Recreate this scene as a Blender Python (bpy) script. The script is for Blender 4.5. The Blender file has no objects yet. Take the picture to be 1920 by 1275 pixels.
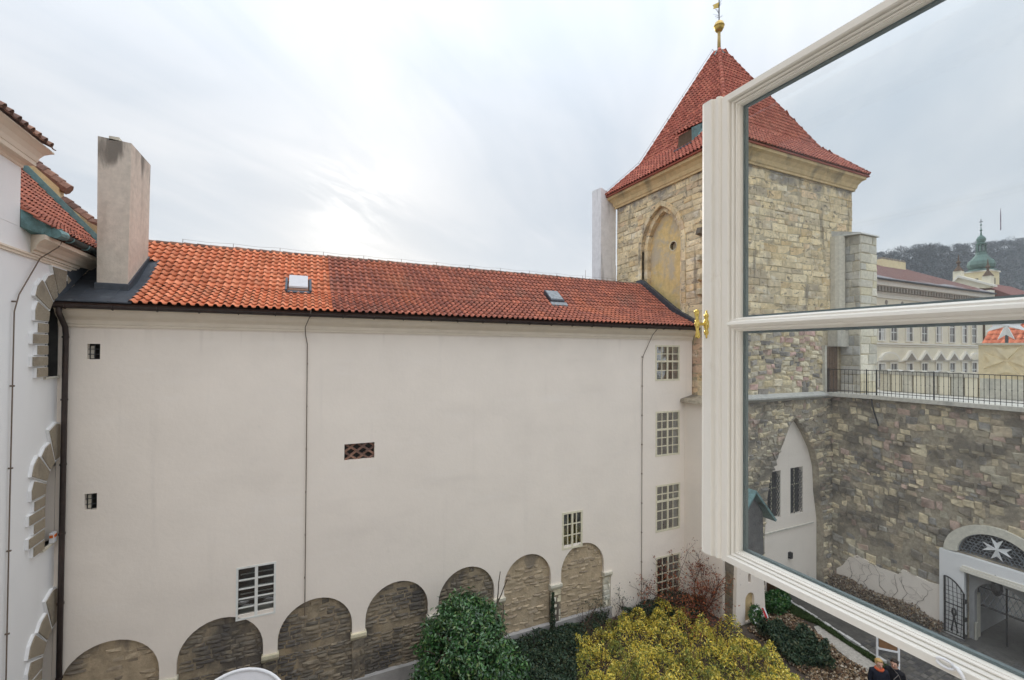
import bpy, bmesh, math, random
import numpy as np
from mathutils import Vector, Matrix
from mathutils.geometry import tessellate_polygon
random.seed(4); rng = np.random.default_rng(4)
S = bpy.context.scene; COL = S.collection
V = Vector; R = math.radians

# ------------------------------------------------------------------ camera
YAW, PITCH, ROLL, F, SH = R(25.0048), R(.6821), R(.4046), 845.07, 10.49
fwd = V((math.sin(YAW)*math.cos(PITCH), math.cos(YAW)*math.cos(PITCH), math.sin(PITCH)))
rt0 = V((math.cos(YAW), -math.sin(YAW), 0)); up0 = rt0.cross(fwd)
RT = rt0*math.cos(ROLL)+up0*math.sin(ROLL); UP = up0*math.cos(ROLL)-rt0*math.sin(ROLL)
cd = bpy.data.cameras.new('camera'); cam = bpy.data.objects.new('camera', cd); COL.objects.link(cam)
cd.sensor_width = 36; cd.lens = F/1920*36; cd.shift_y = SH/1920; cd.clip_start = .02; cd.clip_end = 6000
cam.matrix_world = Matrix(((RT.x, UP.x, -fwd.x, 0), (RT.y, UP.y, -fwd.y, 0), (RT.z, UP.z, -fwd.z, 0), (0, 0, 0, 1)))
S.camera = cam
def pr(p):
    p = V(p); z = p.dot(fwd)
    if z < .05: return (-9999, -9999, z)
    return (960+F*p.dot(RT)/z, 637.5+SH-F*p.dot(UP)/z, z)

# ------------------------------------------------------------------ sky, sun, exposure
SUN_EL, SUN_AZ = 17.0, 5.5          # azimuth from +Y towards +X
W = bpy.data.worlds.new('World'); S.world = W; W.use_nodes = True
nt = W.node_tree; nt.nodes.clear()
class NB:
    def __init__(s, t): s.t = t
    def n(s, ty, **kw):
        x = s.t.nodes.new(ty)
        for k, v in kw.items(): setattr(x, k, v)
        return x
    def lk(s, a, b): s.t.links.new(a, b)
    def put(s, sock, v):
        if isinstance(v, bpy.types.NodeSocket): s.lk(v, sock)
        else:
            if sock.type == 'RGBA' and len(v) == 3: v = (*v, 1)
            sock.default_value = v
    def m(s, op, a, b=0., c=None, clamp=False):
        x = s.n('ShaderNodeMath', operation=op, use_clamp=clamp); s.put(x.inputs[0], a); s.put(x.inputs[1], b)
        if c is not None: s.put(x.inputs[2], c)
        return x.outputs[0]
    def mix(s, f, a, b, mode='MIX'):
        x = s.n('ShaderNodeMix', data_type='RGBA', blend_type=mode); s.put(x.inputs[0], f); s.put(x.inputs[6], a); s.put(x.inputs[7], b)
        return x.outputs[2]
    def rng(s, v, a, b, c=0., d=1., smooth=True):
        x = s.n('ShaderNodeMapRange'); x.interpolation_type = 'SMOOTHSTEP' if smooth else 'LINEAR'
        for i, q in enumerate((v, a, b, c, d)): s.put(x.inputs[i], q)
        return x.outputs[0]
    def noise(s, vec, scale, detail=4., rough=.55, dist=0.):
        x = s.n('ShaderNodeTexNoise'); s.put(x.inputs['Vector'], vec); s.put(x.inputs['Scale'], scale)
        s.put(x.inputs['Detail'], detail); s.put(x.inputs['Roughness'], rough); s.put(x.inputs['Distortion'], dist)
        return x.outputs[0]
    def comb(s, x, y, z):
        q = s.n('ShaderNodeCombineXYZ'); s.put(q.inputs[0], x); s.put(q.inputs[1], y); s.put(q.inputs[2], z); return q.outputs[0]
    def sep(s, v):
        q = s.n('ShaderNodeSeparateXYZ'); s.lk(v, q.inputs[0]); return q.outputs
b = NB(nt)
sky = b.n('ShaderNodeTexSky', sky_type='NISHITA'); sky.sun_disc = False
sky.sun_elevation = R(SUN_EL); sky.sun_rotation = R(SUN_AZ)
gen = b.n('ShaderNodeTexCoord').outputs['Generated']
dx, dy, dz = b.sep(gen)[:]
den = b.m('ADD', b.m('MAXIMUM', dz, 0.), .16)
ca, sa = math.cos(R(48)), math.sin(R(48))
along = b.m('ADD', b.m('MULTIPLY', dx, sa), b.m('MULTIPLY', dy, ca)); across = b.m('SUBTRACT', b.m('MULTIPLY', dx, ca), b.m('MULTIPLY', dy, sa))
al, ac = b.m('DIVIDE', along, den), b.m('DIVIDE', across, den)
n1 = b.noise(b.comb(b.m('MULTIPLY', ac, 1.0), b.m('MULTIPLY', al, .38), 3.7), 1.0, 5., .52, .9)
n2 = b.noise(b.comb(b.m('MULTIPLY', ac, 3.6), b.m('MULTIPLY', al, 1.1), 1.3), 1.0, 5., .6, .9)
cl = b.m('ADD', b.m('MULTIPLY', n1, .72), b.m('MULTIPLY', n2, .28))
cf = b.rng(cl, .34, .66)
cc = b.mix(cf, (.455, .505, .568), (.60, .622, .655))
grad = b.m('ADD', .56, b.m('MULTIPLY', b.m('POWER', b.m('MAXIMUM', dz, 0.), 3.), 2.0))  # steep rise towards the unseen zenith, added to light the facade
sd = V((math.sin(R(SUN_AZ))*math.cos(R(SUN_EL)), math.cos(R(SUN_AZ))*math.cos(R(SUN_EL)), math.sin(R(SUN_EL))))
dot = b.m('ADD', b.m('ADD', b.m('MULTIPLY', dx, sd.x), b.m('MULTIPLY', dy, sd.y)), b.m('MULTIPLY', dz, sd.z))
dot = b.m('MAXIMUM', dot, 0.)
glow = b.m('ADD', b.m('MULTIPLY', b.m('POWER', dot, 20.), .045), b.m('MULTIPLY', b.m('MULTIPLY', b.m('POWER', dot, 450.), .42), b.rng(n2, .42, .62)))
glow = b.m('MULTIPLY', glow, b.m('ADD', .45, b.m('MULTIPLY', cf, .75)))
hz = b.m('MULTIPLY', b.m('POWER', b.m('SUBTRACT', 1., b.m('MAXIMUM', dz, 0.)), 4.), .15)
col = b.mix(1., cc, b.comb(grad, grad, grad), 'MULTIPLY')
col = b.mix(1., col, b.mix(1., (1., .93, .80), b.comb(glow, glow, glow), 'MULTIPLY'), 'ADD')
col = b.mix(1., col, b.mix(1., (1., .97, .92), b.comb(hz, hz, hz), 'MULTIPLY'), 'ADD')
bg1 = b.n('ShaderNodeBackground'); b.lk(sky.outputs[0], bg1.inputs[0]); bg1.inputs[1].default_value = .05
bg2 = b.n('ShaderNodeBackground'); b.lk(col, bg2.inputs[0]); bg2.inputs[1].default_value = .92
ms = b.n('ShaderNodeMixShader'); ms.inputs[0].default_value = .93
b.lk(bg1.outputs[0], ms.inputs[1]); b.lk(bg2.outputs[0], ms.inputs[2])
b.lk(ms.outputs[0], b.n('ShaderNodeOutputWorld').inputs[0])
sl = bpy.data.lights.new('sun', 'SUN'); sl.energy = .6; sl.angle = R(14); sl.color = (1, .95, .88)
so = bpy.data.objects.new('sun', sl); COL.objects.link(so); so.location = (0, 0, 30)
so.rotation_euler = (-sd).to_track_quat('-Z', 'Y').to_euler()
S.view_settings.view_transform = 'Standard'; S.view_settings.look = 'None'
S.view_settings.exposure = 1.15; S.view_settings.gamma = 1; S.view_settings.use_curve_mapping = False
S.render.engine = 'CYCLES'; S.cycles.use_denoising = True
S.cycles.max_bounces = 8; S.cycles.diffuse_bounces = 4; S.cycles.transparent_max_bounces = 16

# ------------------------------------------------------------------ materials
MT = {}
def mk(name, pal, rough=.85, fine=25., fine_amt=.3, dirts=(), bump=.25, bscale=60., metal=0., spec=.3, patch=None):
    """pal: base colours, one picked per piece.  dirts: (colour, scale, lo, hi, stretchxyz, (z0,z1) or None, amount)."""
    m = bpy.data.materials.new(name); m.use_nodes = True; t = m.node_tree; t.nodes.clear(); b = NB(t)
    geo = b.n('ShaderNodeNewGeometry'); pos = geo.outputs['Position']; px, py, pz = b.sep(pos)[:]
    if len(pal) > 1:
        r = b.m('FRACT', b.m('ADD', geo.outputs['Random Per Island'], b.n('ShaderNodeObjectInfo').outputs['Random']))
        cr = b.n('ShaderNodeValToRGB'); cr.color_ramp.interpolation = 'CONSTANT'
        e = cr.color_ramp.elements
        while len(e) < len(pal): e.new(0.)
        for i, c in enumerate(pal): e[i].position = i/len(pal); e[i].color = (*c, 1)
        b.lk(r, cr.inputs[0]); c = cr.outputs[0]
        v = b.m('ADD', .84, b.m('MULTIPLY', b.m('FRACT', b.m('MULTIPLY', r, 37.7)), .32)); c = b.mix(1., c, b.comb(v, v, v), 'MULTIPLY')
    else: c = (*pal[0], 1)
    nf = b.noise(pos, fine, 6., .62); v = b.rng(nf, .3, .7, 1-fine_amt, 1+fine_amt, False)
    c = b.mix(1., c, b.comb(v, v, v), 'MULTIPLY')
    for (dc, sc, lo, hi, st, zr, amt) in dirts:
        vec = b.comb(b.m('MULTIPLY', px, st[0]), b.m('MULTIPLY', py, st[1]), b.m('MULTIPLY', pz, st[2]))
        f = b.noise(vec, sc, 6., .6, .3)
        if zr:
            f = b.m('ADD', f, b.rng(pz, min(zr), max(zr), -.35 if zr[0] < zr[1] else .12, .12 if zr[0] < zr[1] else -.35))
        f = b.m('MULTIPLY', b.rng(f, lo, hi), amt)
        c = b.mix(f, c, (*dc, 1))
    p = b.n('ShaderNodeBsdfPrincipled'); b.put(p.inputs['Base Color'], c); p.inputs['Roughness'].default_value = rough
    p.inputs['Metallic'].default_value = metal; p.inputs['Specular IOR Level'].default_value = spec
    if bump:
        bp = b.n('ShaderNodeBump'); bp.inputs['Strength'].default_value = bump; bp.inputs['Distance'].default_value = .03
        b.lk(b.noise(pos, bscale, 5., .65), bp.inputs['Height']); b.lk(bp.outputs[0], p.inputs['Normal'])
    b.lk(p.outputs[0], b.n('ShaderNodeOutputMaterial').inputs[0]); MT[name] = m; return m
def glass(name, tint, gl, base=.05):
    m = bpy.data.materials.new(name); m.use_nodes = True; t = m.node_tree; t.nodes.clear(); b = NB(t)
    lw = b.n('ShaderNodeLayerWeight'); f = b.m('MULTIPLY_ADD', b.m('POWER', lw.outputs['Facing'], 5.), gl, base)
    tr = b.n('ShaderNodeBsdfTransparent'); tr.inputs[0].default_value = (*tint, 1)
    g = b.n('ShaderNodeBsdfGlossy'); g.inputs['Roughness'].default_value = .01; g.inputs[0].default_value = (1, 1, 1, 1)
    x = b.n('ShaderNodeMixShader'); b.lk(f, x.inputs[0]); b.lk(tr.outputs[0], x.inputs[1]); b.lk(g.outputs[0], x.inputs[2])
    b.lk(x.outputs[0], b.n('ShaderNodeOutputMaterial').inputs[0]); MT[name] = m; return m
U1 = (1, 1, 1)
mk('plaster', [(.905, .815, .715)], .92, .9, .03, [((.72, .64, .56), .35, .48, .78, (1, 1, 2.5), None, .28), ((.95, .88, .81), .9, .55, .8, (.5, .5, 3.), None, .35), ((.58, .52, .46), 1.1, .58, .85, (2.6, 2.6, .1), None, .35), ((.46, .39, .32), 1.6, .62, .85, (3, 3, .12), (-1.5, .6), .14), ((.45, .41, .36), 3.5, .70, .76, (1, 1, 1), None, .35), ((.55,.50,.44), .8, .5, .75, U1, (-8.5, -10.4), .5)], .22, 7)
mk('plaster_cool', [(.85, .84, .83)], .92, .9, .02, [((.66, .65, .64), .5, .52, .8, (2, 2, .3), None, .25)], .1, 22)
mk('cornice_plaster', [(.80, .70, .57)], .9, 2, .05, [((.50, .42, .32), 1.2, .55, .8, (.5, .5, 3), None, .4)], .12, 25)
mk('plinth', [(.42, .40, .38)], .92, 3, .12, [((.25, .24, .22), 1., .5, .75, (1.5, 1.5, .4), None, .6)], .2, 30)
mk('stone_ochre', [(0.78, 0.623, 0.377), (0.797, 0.655, 0.414), (0.769, 0.628, 0.399), (0.803, 0.676, 0.451), (0.747, 0.565, 0.32), (0.774, 0.634, 0.399), (0.691, 0.57, 0.381), (0.769, 0.586, 0.377), (0.797, 0.66, 0.423), (0.785, 0.623, 0.366), (0.735, 0.607, 0.399), (0.814, 0.692, 0.474), (0.634, 0.528, 0.362), (0.792, 0.655, 0.428), (0.758, 0.607, 0.366)], .95, 6, .2,
   [((.34, .28, .21), .8, .52, .68, U1, None, .62), ((.25, .235, .22), .75, .50, .66, U1, (5.8, 7.7), .8), ((.66, .40, .32), .5, .58, .70, (1, 1, 1.3), (3.6, .5), .5), ((.45, .31, .16), 2.4, .57, .70, (1, 1, 1.6), None, .5), ((.88, .83, .72), 1.5, .56, .70, (1, 1, 2.), None, .55), ((.15, .13, .11), 3.2, .57, .66, (1, 1, 2), None, .75), ((.14, .125, .11), 1.1, .56, .68, (1.6, 1.6, .35), None, .65)], .8, 16)
mk('stone_patch', [(.70, .58, .36), (.60, .42, .34), (.40, .36, .31), (.74, .66, .48), (.52, .46, .36), (.27, .25, .22), (.66, .56, .36), (.62, .42, .36), (.72, .63, .46)], .95, 8, .22, [((.17, .15, .12), 1.6, .55, .68, U1, None, .65)], .6, 22)
mk('stone_rubble', [(.46, .41, .31), (.30, .28, .25), (.60, .50, .34), (.26, .225, .175), (.70, .59, .40), (.52, .38, .31), (.38, .35, .30), (.74, .64, .45), (.32, .275, .215), (.52, .43, .31)], .95, 7, .28,
   [((.15, .132, .108), .8, .48, .63, (1, 1, 1.3), None, .7), ((.74, .65, .47), .8, .56, .70, (1, 1, 1.6), None, .6), ((.56, .33, .26), .45, .60, .70, (1, 1, 1.5), None, .4)], .65, 16)
mk('stone_arch', [(.24, .20, .15), (.27, .225, .165), (.20, .175, .14), (.31, .255, .18), (.22, .19, .15), (.255, .21, .155)], .95, 7, .3,
   [((.085, .08, .078), .65, .45, .60, (1, 1, .6), None, .75), ((.42, .31, .18), .5, .53, .70, (1.4, 1, .5), None, .6), ((.52, .44, .31), 1.2, .62, .75, (3, 1, .25), None, .5)], .6, 20)
mk('stone_tan', [(.44, .35, .24), (.48, .385, .265), (.40, .32, .225), (.36, .29, .21)], .95, 6, .25, [((.17, .15, .13), .9, .54, .68, (1.6, 1, .6), (-8.4, -7.2), .7), ((.30, .24, .17), 2.4, .52, .68, (1, 1, 2), None, .5)], .6, 18)
mk('arch_render', [(.34, .275, .19)], .97, 5, .3, [((.08, .076, .074), .7, .45, .60, (1.3, 1, .6), None, .8), ((.44, .33, .20), .6, .52, .68, (1.6, 1, .45), None, .65), ((.55, .49, .38), 2.2, .62, .72, (1, 1, 4), None, .6)], .6, 16)
mk('arch_tan', [(.47, .37, .25)], .97, 5, .22, [((.17, .15, .13), .9, .54, .68, (1.6, 1, .6), (-8.4, -7.2), .7), ((.60, .50, .36), 1.1, .55, .7, (2, 1, .4), None, .5), ((.30, .24, .17), 2.4, .56, .7, (1, 1, 2), None, .5)], .6, 16)
mk('limestone', [(.68, .63, .50), (.73, .68, .56), (.62, .59, .50), (.70, .63, .45)], .93, 8, .15, [((.28, .27, .24), .9, .52, .72, (1.5, 1.5, .5), None, .5)], .4, 25)
mk('pier_stone', [(.74, .62, .40)], .93, 5, .12, [((.52, .40, .22), 1.4, .52, .7, (1, 1, .7), None, .5), ((.80, .74, .60), 1., .52, .7, (1, 1, 1), None, .5)], .3, 25)
mk('limestone_grey', [(.52, .50, .45), (.58, .55, .48), (.46, .45, .41), (.62, .57, .46), (.55, .52, .44)], .93, 8, .15, [((.24, .235, .22), .8, .5, .7, (1.5, 1.5, .5), None, .5)], .4, 25)
mk('ochre_render', [(.74, .55, .25)], .93, 5, .14, [((.50, .45, .37), .8, .45, .60, (1, 1, 1), None, .75), ((.50, .34, .13), 1.6, .55, .72, (2, 2, .5), None, .5)], .3, 25)
mk('ochre_cornice', [(.66, .49, .26)], .9, 4, .14, [((.22, .18, .13), 1.2, .50, .68, (1, 1, .6), None, .65)], .3, 30)
mk('mortar', [(.52, .44, .30)], .97, 9, .25, [((.26, .22, .17), .7, .5, .7, U1, None, .6)], .6, 35)
mk('mortar_dark', [(.40, .345, .26)], .97, 9, .3, [((.15, .132, .108), .8, .47, .63, (1, 1, 1.3), None, .75), ((.50, .43, .31), .9, .56, .72, U1, None, .5)], .6, 35)
mk('chimney_render', [(.60, .53, .445)], .95, 6, .12, [((.13, .115, .095), .9, .50, .68, (2.2, 2.2, .35), (3.6, 5.0), .85), ((.30, .25, .19), .8, .5, .75, (2, 2, .4), None, .5), ((.62, .58, .52), .7, .55, .75, U1, None, .5)], .35, 25)
mk('white_chimney', [(.80, .78, .78)], .93, 4, .08, [((.22, .20, .19), 1.2, .56, .74, (2.5, 2.5, .15), None, .7)], .25, 25)
mk('tile_new', [(.70, .235, .115), (.67, .215, .105), (.72, .26, .135), (.64, .20, .095), (.70, .245, .12)], .82, 10, .15, [((.24, .13, .09), 1.0, .57, .72, (1, 1, 1), None, .45)], .2, 60)
mk('tile_old', [(.38, .13, .085), (.43, .15, .095), (.32, .115, .08), (.46, .155, .095), (.35, .125, .085), (.40, .135, .085)], .85, 14, .25, [((.22, .14, .105), .8, .54, .72, (1, 1, 1), None, .45), ((.62, .20, .09), .5, .55, .72, U1, None, .45)], .25, 60)
mk('tile_tower', [(.40, .115, .075), (.44, .14, .09), (.35, .10, .065), (.47, .155, .10), (.38, .11, .075)], .82, 10, .18, [((.25, .11, .085), .7, .55, .74, U1, None, .45)], .2, 60)
mk('tile_brown', [(.24, .14, .105), (.30, .17, .12), (.19, .115, .09)], .9, 14, .25, (), .3, 60)
mk('tile_under', [(.07, .04, .03)], .95, 10, .2, (), .2, 40)
mk('copper', [(.17, .29, .29)], .6, 8, .25, [((.06, .09, .085), 2., .5, .68, U1, None, .7), ((.30, .46, .40), 1.5, .58, .72, U1, None, .5)], .2, 40, .3)
mk('dome_copper', [(.13, .205, .175), (.10, .165, .14)], .65, .6, .2, [((.30, .40, .33), .45, .54, .68, (1, 1, .5), None, .6), ((.05, .07, .065), .5, .5, .66, (1, 1, .4), None, .6)], .1, 3)
mk('lead', [(.075, .085, .10)], .5, 6, .2, [((.22, .24, .26), 3., .58, .72, U1, None, .45)], .15, 30, .4)
mk('lead_light', [(.24, .26, .27)], .5, 9, .3, [((.40, .42, .42), 4., .55, .7, U1, None, .5)], .15, 30, .2)
mk('gutter', [(.055, .042, .038)], .45, 8, .15, [((.10, .065, .05), 2., .5, .7, U1, None, .5)], .05, 40, .3)
mk('gutter_green', [(.04, .055, .055)], .45, 8, .2, [((.16, .28, .25), 2.5, .62, .75, U1, None, .5)], .05, 40, .3)
mk('rust_cable', [(.16, .12, .09)], .7, 30, .2, (), 0)
mk('frame_cream', [(.76, .70, .53)], .65, 15, .1, [((.40, .36, .28), 4., .55, .75, U1, None, .4)], .1, 60)
mk('frame_white', [(.80, .79, .74)], .6, 15, .06, [((.5, .47, .42), 4., .6, .75, U1, None, .4)], .1, 60)
mk('room_dark', [(.05, .048, .045)], .9, 3, .3, (), 0)
mk('room_mid', [(.17, .16, .15)], .9, 2, .4, (), 0)
mk('curtain', [(.62, .60, .56)], .9, 5, .1, (), 0)
mk('iron', [(.022, .022, .024)], .55, 20, .2, (), .1, 60, .4)
mk('iron_grey', [(.075, .08, .085)], .5, 20, .2, (), .1, 60, .4)
mk('sash_paint', [(.85, .815, .74)], .38, 5, .02, [((.50, .40, .26), 7., .60, .76, U1, None, .32), ((.60, .56, .48), 1.5, .5, .75, U1, None, .3)], .03, 90, 0, .45)
mk('spacer', [(.13, .17, .175)], .45, 20, .05, (), 0, 10, .3)
mk('brass', [(.74, .56, .16)], .22, 30, .08, (), .04, 60, 1., .5)
mk('white_metal', [(.82, .82, .83)], .35, 10, .03, (), 0)
mk('gold', [(.60, .42, .12)], .35, 20, .15, (), .05, 40, .8)
mk('ochre_pole', [(.50, .36, .14)], .6, 10, .2, (), .1, 40)
mk('pebbledash', [(.40, .335, .25)], .97, 70, .55, [((.20, .18, .15), 2., .5, .7, U1, None, .5)], .9, 90)
mk('wood_brown', [(.12, .075, .045)], .8, 12, .3, (), .3, 30)
mk('wood_board', [(.24, .13, .065)], .7, 12, .2, (), .1, 30)
mk('soil', [(.075, .058, .045)], .97, 6, .4, [((.15, .10, .065), 1.3, .5, .68, U1, None, .6), ((.05, .07, .03), .9, .55, .7, U1, None, .6)], .9, 14)
mk('asphalt', [(.098, .092, .082)], .93, 5, .25, [((.05, .05, .052), .6, .5, .7, U1, None, .5)], .4, 40)
mk('gravel', [(.43, .40, .35)], .96, 16, .3, [((.26, .22, .17), 1.6, .5, .7, U1, None, .6)], .6, 40)
mk('kerb', [(.52, .51, .48)], .9, 8, .2, [((.22, .21, .19), 2., .5, .68, U1, None, .7)], .5, 30)
mk('leaf_laurel', [(.026, .085, .022), (.036, .115, .028), (.05, .15, .036), (.018, .055, .020), (.075, .18, .045), (.03, .095, .026), (.11, .17, .045)], .32, 9, .25, (), 0, 10, 0, .7)
mk('leaf_yellow', [(.74, .56, .08), (.80, .64, .12), (.56, .47, .07), (.26, .30, .06), (.68, .50, .065), (.84, .72, .20), (.13, .18, .045)], .65, 9, .2, [((.09, .14, .035), .75, .51, .63, U1, None, .75), ((.26, .13, .05), 1.1, .62, .72, U1, None, .6)], 0)
mk('leaf_ivy', [(.035, .06, .032), (.045, .078, .04), (.025, .045, .03), (.08, .09, .045), (.042, .07, .042)], .55, 9, .25, (), 0)
mk('leaf_red', [(.20, .05, .025), (.28, .08, .03), (.13, .045, .03), (.34, .13, .05)], .7, 9, .2, (), 0)
mk('leaf_dry', [(.22, .14, .075), (.30, .21, .12), (.15, .085, .05), (.36, .28, .19), (.10, .062, .04), (.40, .34, .26)], .9, 9, .2, (), 0)
mk('grass', [(.05, .08, .022), (.065, .10, .03), (.04, .062, .02)], .8, 9, .2, (), 0)
mk('twig', [(.11, .058, .042), (.085, .048, .038)], .9, 20, .3, (), 0)
mk('twig_grey', [(.17, .15, .13)], .9, 20, .3, (), 0)
mk('bark', [(.075, .055, .04)], .95, 20, .4, (), .5, 40)
mk('cream', [(.80, .73, .57)], .9, 1.2, .05, (), .08, 12)
mk('cream_trim', [(.82, .77, .67)], .9, 3, .05, (), .08, 12)
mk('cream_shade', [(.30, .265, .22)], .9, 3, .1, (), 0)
mk('yellow_wall', [(.80, .68, .42)], .9, 1.2, .08, (), .08, 12)
mk('roof_far', [(.17, .085, .07)], .9, .8, .2, [((.30, .30, .31), .35, .5, .62, (.4, 1, 3), (9.6, 8.2), .8)], .3, 6)
mk('roof_far2', [(.20, .085, .07)], .9, .8, .15, (), .3, 6)
mk('roof_orange', [(.66, .20, .10), (.60, .175, .09), (.70, .225, .115)], .85, 4, .2, (), .2, 20)
mk('hill_wood', [(.11, .115, .12), (.095, .105, .11), (.13, .125, .125), (.085, .10, .095), (.115, .118, .12)], .95, .05, .25, (), 0)
mk('hill_soil', [(.10, .10, .095)], .95, .05, .2, (), 0)
mk('navy_coat', [(.012, .014, .024)], .85, 30, .2, (), .2, 60)
mk('black_coat', [(.012, .012, .015)], .8, 30, .2, (), .2, 60)
mk('skin', [(.56, .33, .24)], .6, 30, .06, (), 0)
mk('hair_blond', [(.46, .29, .11)], .6, 60, .3, (), .3, 90)
mk('hair_dark', [(.035, .024, .018)], .6, 60, .3, (), .3, 90)
mk('scarf', [(.55, .11, .045)], .9, 30, .2, (), .3, 60)
mk('red', [(.55, .03, .04)], .7, 30, .1, (), 0)
mk('white', [(.8, .8, .8)], .7, 30, .05, (), 0)
mk('orange', [(.7, .16, .03)], .6, 30, .05, (), 0)
mk('dish_grey', [(.56, .545, .55)], .5, 6, .04, (), 0)
glass('sash_glass', (.955, .97, .972), .75, .032)
glass('window_glass', (.75, .77, .77), .8, .19)

# ------------------------------------------------------------------ object helpers
WM = {}
def base(name, loc=(0, 0, 0), label=None, cat=None, group=None):
    o = bpy.data.objects.new(name, None); COL.objects.link(o); o.location = loc; o.empty_display_size = .2
    WM[o] = Matrix.Translation(loc); tag(o, label, cat, group); return o
def tag(o, label=None, cat=None, group=None, kind=None):
    for k, v in (('label', label), ('category', cat), ('group', group), ('kind', kind)):
        if v: o[k] = v
    return o
def link(o, parent, mw=None):
    COL.objects.link(o); mw = mw or Matrix.Identity(4)
    if parent: o.parent = parent; o.matrix_parent_inverse = WM[parent].inverted()
    o.matrix_basis = mw; WM[o] = mw; return o
def mesh(name, vs, fs, mats, mi=None, smooth=False):
    me = bpy.data.meshes.new(name); me.from_pydata([tuple(v) for v in vs], [], [tuple(f) for f in fs])
    for m in (mats if isinstance(mats, (list, tuple)) else [mats]): me.materials.append(MT[m])
    if mi is not None: me.polygons.foreach_set('material_index', np.asarray(mi, np.int32))
    if smooth: me.polygons.foreach_set('use_smooth', np.ones(len(me.polygons), bool))
    me.update(); return me
def obj(name, me, parent=None, mw=None, label=None):
    o = bpy.data.objects.new(name, me); link(o, parent, mw)
    if label: o['label'] = label
    return o
class MB:
    def __init__(s): s.v, s.f, s.mi = [], [], []
    def add(s, vs, fs, mi=0):
        n = len(s.v); s.v += [tuple(v) for v in vs]; s.f += [tuple(i+n for i in f) for f in fs]; s.mi += [mi]*len(fs); return s
    def box(s, x0, x1, y0, y1, z0, z1, mi=0):
        x0, x1 = sorted((x0, x1)); y0, y1 = sorted((y0, y1)); z0, z1 = sorted((z0, z1))
        return s.add([(x0,y0,z0),(x1,y0,z0),(x1,y1,z0),(x0,y1,z0),(x0,y0,z1),(x1,y0,z1),(x1,y1,z1),(x0,y1,z1)],
                     [(0,3,2,1),(4,5,6,7),(0,1,5,4),(1,2,6,5),(2,3,7,6),(3,0,4,7)], mi)
    def prism(s, poly, fn, a, c, mi=0):
        n = len(poly)
        vs = [fn(p[0], p[1], a) for p in poly]+[fn(p[0], p[1], c) for p in poly]
        fs = [(i, (i+1) % n, (i+1) % n+n, i+n) for i in range(n)]
        tr = tessellate_polygon([[V((p[0], p[1], 0)) for p in poly]])
        fs += [tuple(t) for t in tr]+[tuple(i+n for i in reversed(t)) for t in tr]
        return s.add(vs, fs, mi)
    def tube(s, pts, r, n=6, mi=0, r1=None):
        pts = [V(p) for p in pts]; m = len(pts); vs = []
        d0 = (pts[1]-pts[0]).normalized(); a = d0.orthogonal().normalized()
        for i, p in enumerate(pts):
            d = (pts[min(i+1, m-1)]-pts[max(i-1, 0)]).normalized()
            a = (a-d*a.dot(d)).normalized(); c = d.cross(a)
            rr = r if r1 is None else r+(r1-r)*i/(m-1)
            vs += [p+(a*math.cos(2*math.pi*k/n)+c*math.sin(2*math.pi*k/n))*rr for k in range(n)]
        fs = [(i*n+k, i*n+(k+1) % n, (i+1)*n+(k+1) % n, (i+1)*n+k) for i in range(m-1) for k in range(n)]
        fs += [tuple(range(n-1, -1, -1)), tuple((m-1)*n+k for k in range(n))]
        return s.add(vs, fs, mi)
    def lathe(s, prof, c, n=16, mi=0):
        vs = [(c[0]+r*math.cos(2*math.pi*k/n), c[1]+r*math.sin(2*math.pi*k/n), c[2]+z) for r, z in prof for k in range(n)]
        m = len(prof); fs = [(i*n+k, i*n+(k+1) % n, (i+1)*n+(k+1) % n, (i+1)*n+k) for i in range(m-1) for k in range(n)]
        fs += [tuple(range(n-1, -1, -1)), tuple((m-1)*n+k for k in range(n))]
        return s.add(vs, fs, mi)
    def build(s, name, mats, parent=None, smooth=False, label=None, recalc=True, bevel=0, kind=None):
        me = mesh(name, s.v, s.f, mats, s.mi, smooth)
        if recalc:
            bm = bmesh.new(); bm.from_mesh(me); bmesh.ops.recalc_face_normals(bm, faces=bm.faces[:])
            if bevel: bmesh.ops.bevel(bm, geom=bm.edges[:], offset=bevel, segments=1, affect='EDGES')
            bm.to_mesh(me); bm.free()
        if smooth:
            me.polygons.foreach_set('use_smooth', np.ones(len(me.polygons), bool))
        o = obj(name, me, parent, None, label)
        if kind: o['kind'] = kind
        return o
def fr(O, u, n):
    u, n = V(u), V(n); Z = V((0, 0, 1)); O = V(O)
    return lambda a, z, d=0.: O+u*a+Z*z+n*d
def plate(name, outer, holes, th, f, mat, parent, d0=0., label=None):
    """flat wall slab with holes: front at d0, back at d0-th along the outward normal."""
    loops = [outer]+list(holes); pts = [p for l in loops for p in l]; n = len(pts)
    tr = tessellate_polygon([[V((p[0], p[1], 0)) for p in l] for l in loops])
    vs = [f(p[0], p[1], d0) for p in pts]+[f(p[0], p[1], d0-th) for p in pts]
    fs = [tuple(t) for t in tr]+[tuple(i+n for i in reversed(t)) for t in tr]; k = 0
    for l in loops:
        m = len(l); fs += [(k+i, k+(i+1) % m, k+(i+1) % m+n, k+i+n) for i in range(m)]; k += m
    q = MB(); q.add(vs, fs); return q.build(name, mat, parent, label=label)
def rect(a, c, z0, z1): return [(a, z0), (c, z0), (c, z1), (a, z1)]
def arcpts(cx, cz, rx, rz, a0, a1, n):
    return [(cx+rx*math.cos(R(a0+(a1-a0)*i/n)), cz+rz*math.sin(R(a0+(a1-a0)*i/n))) for i in range(n+1)]
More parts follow.
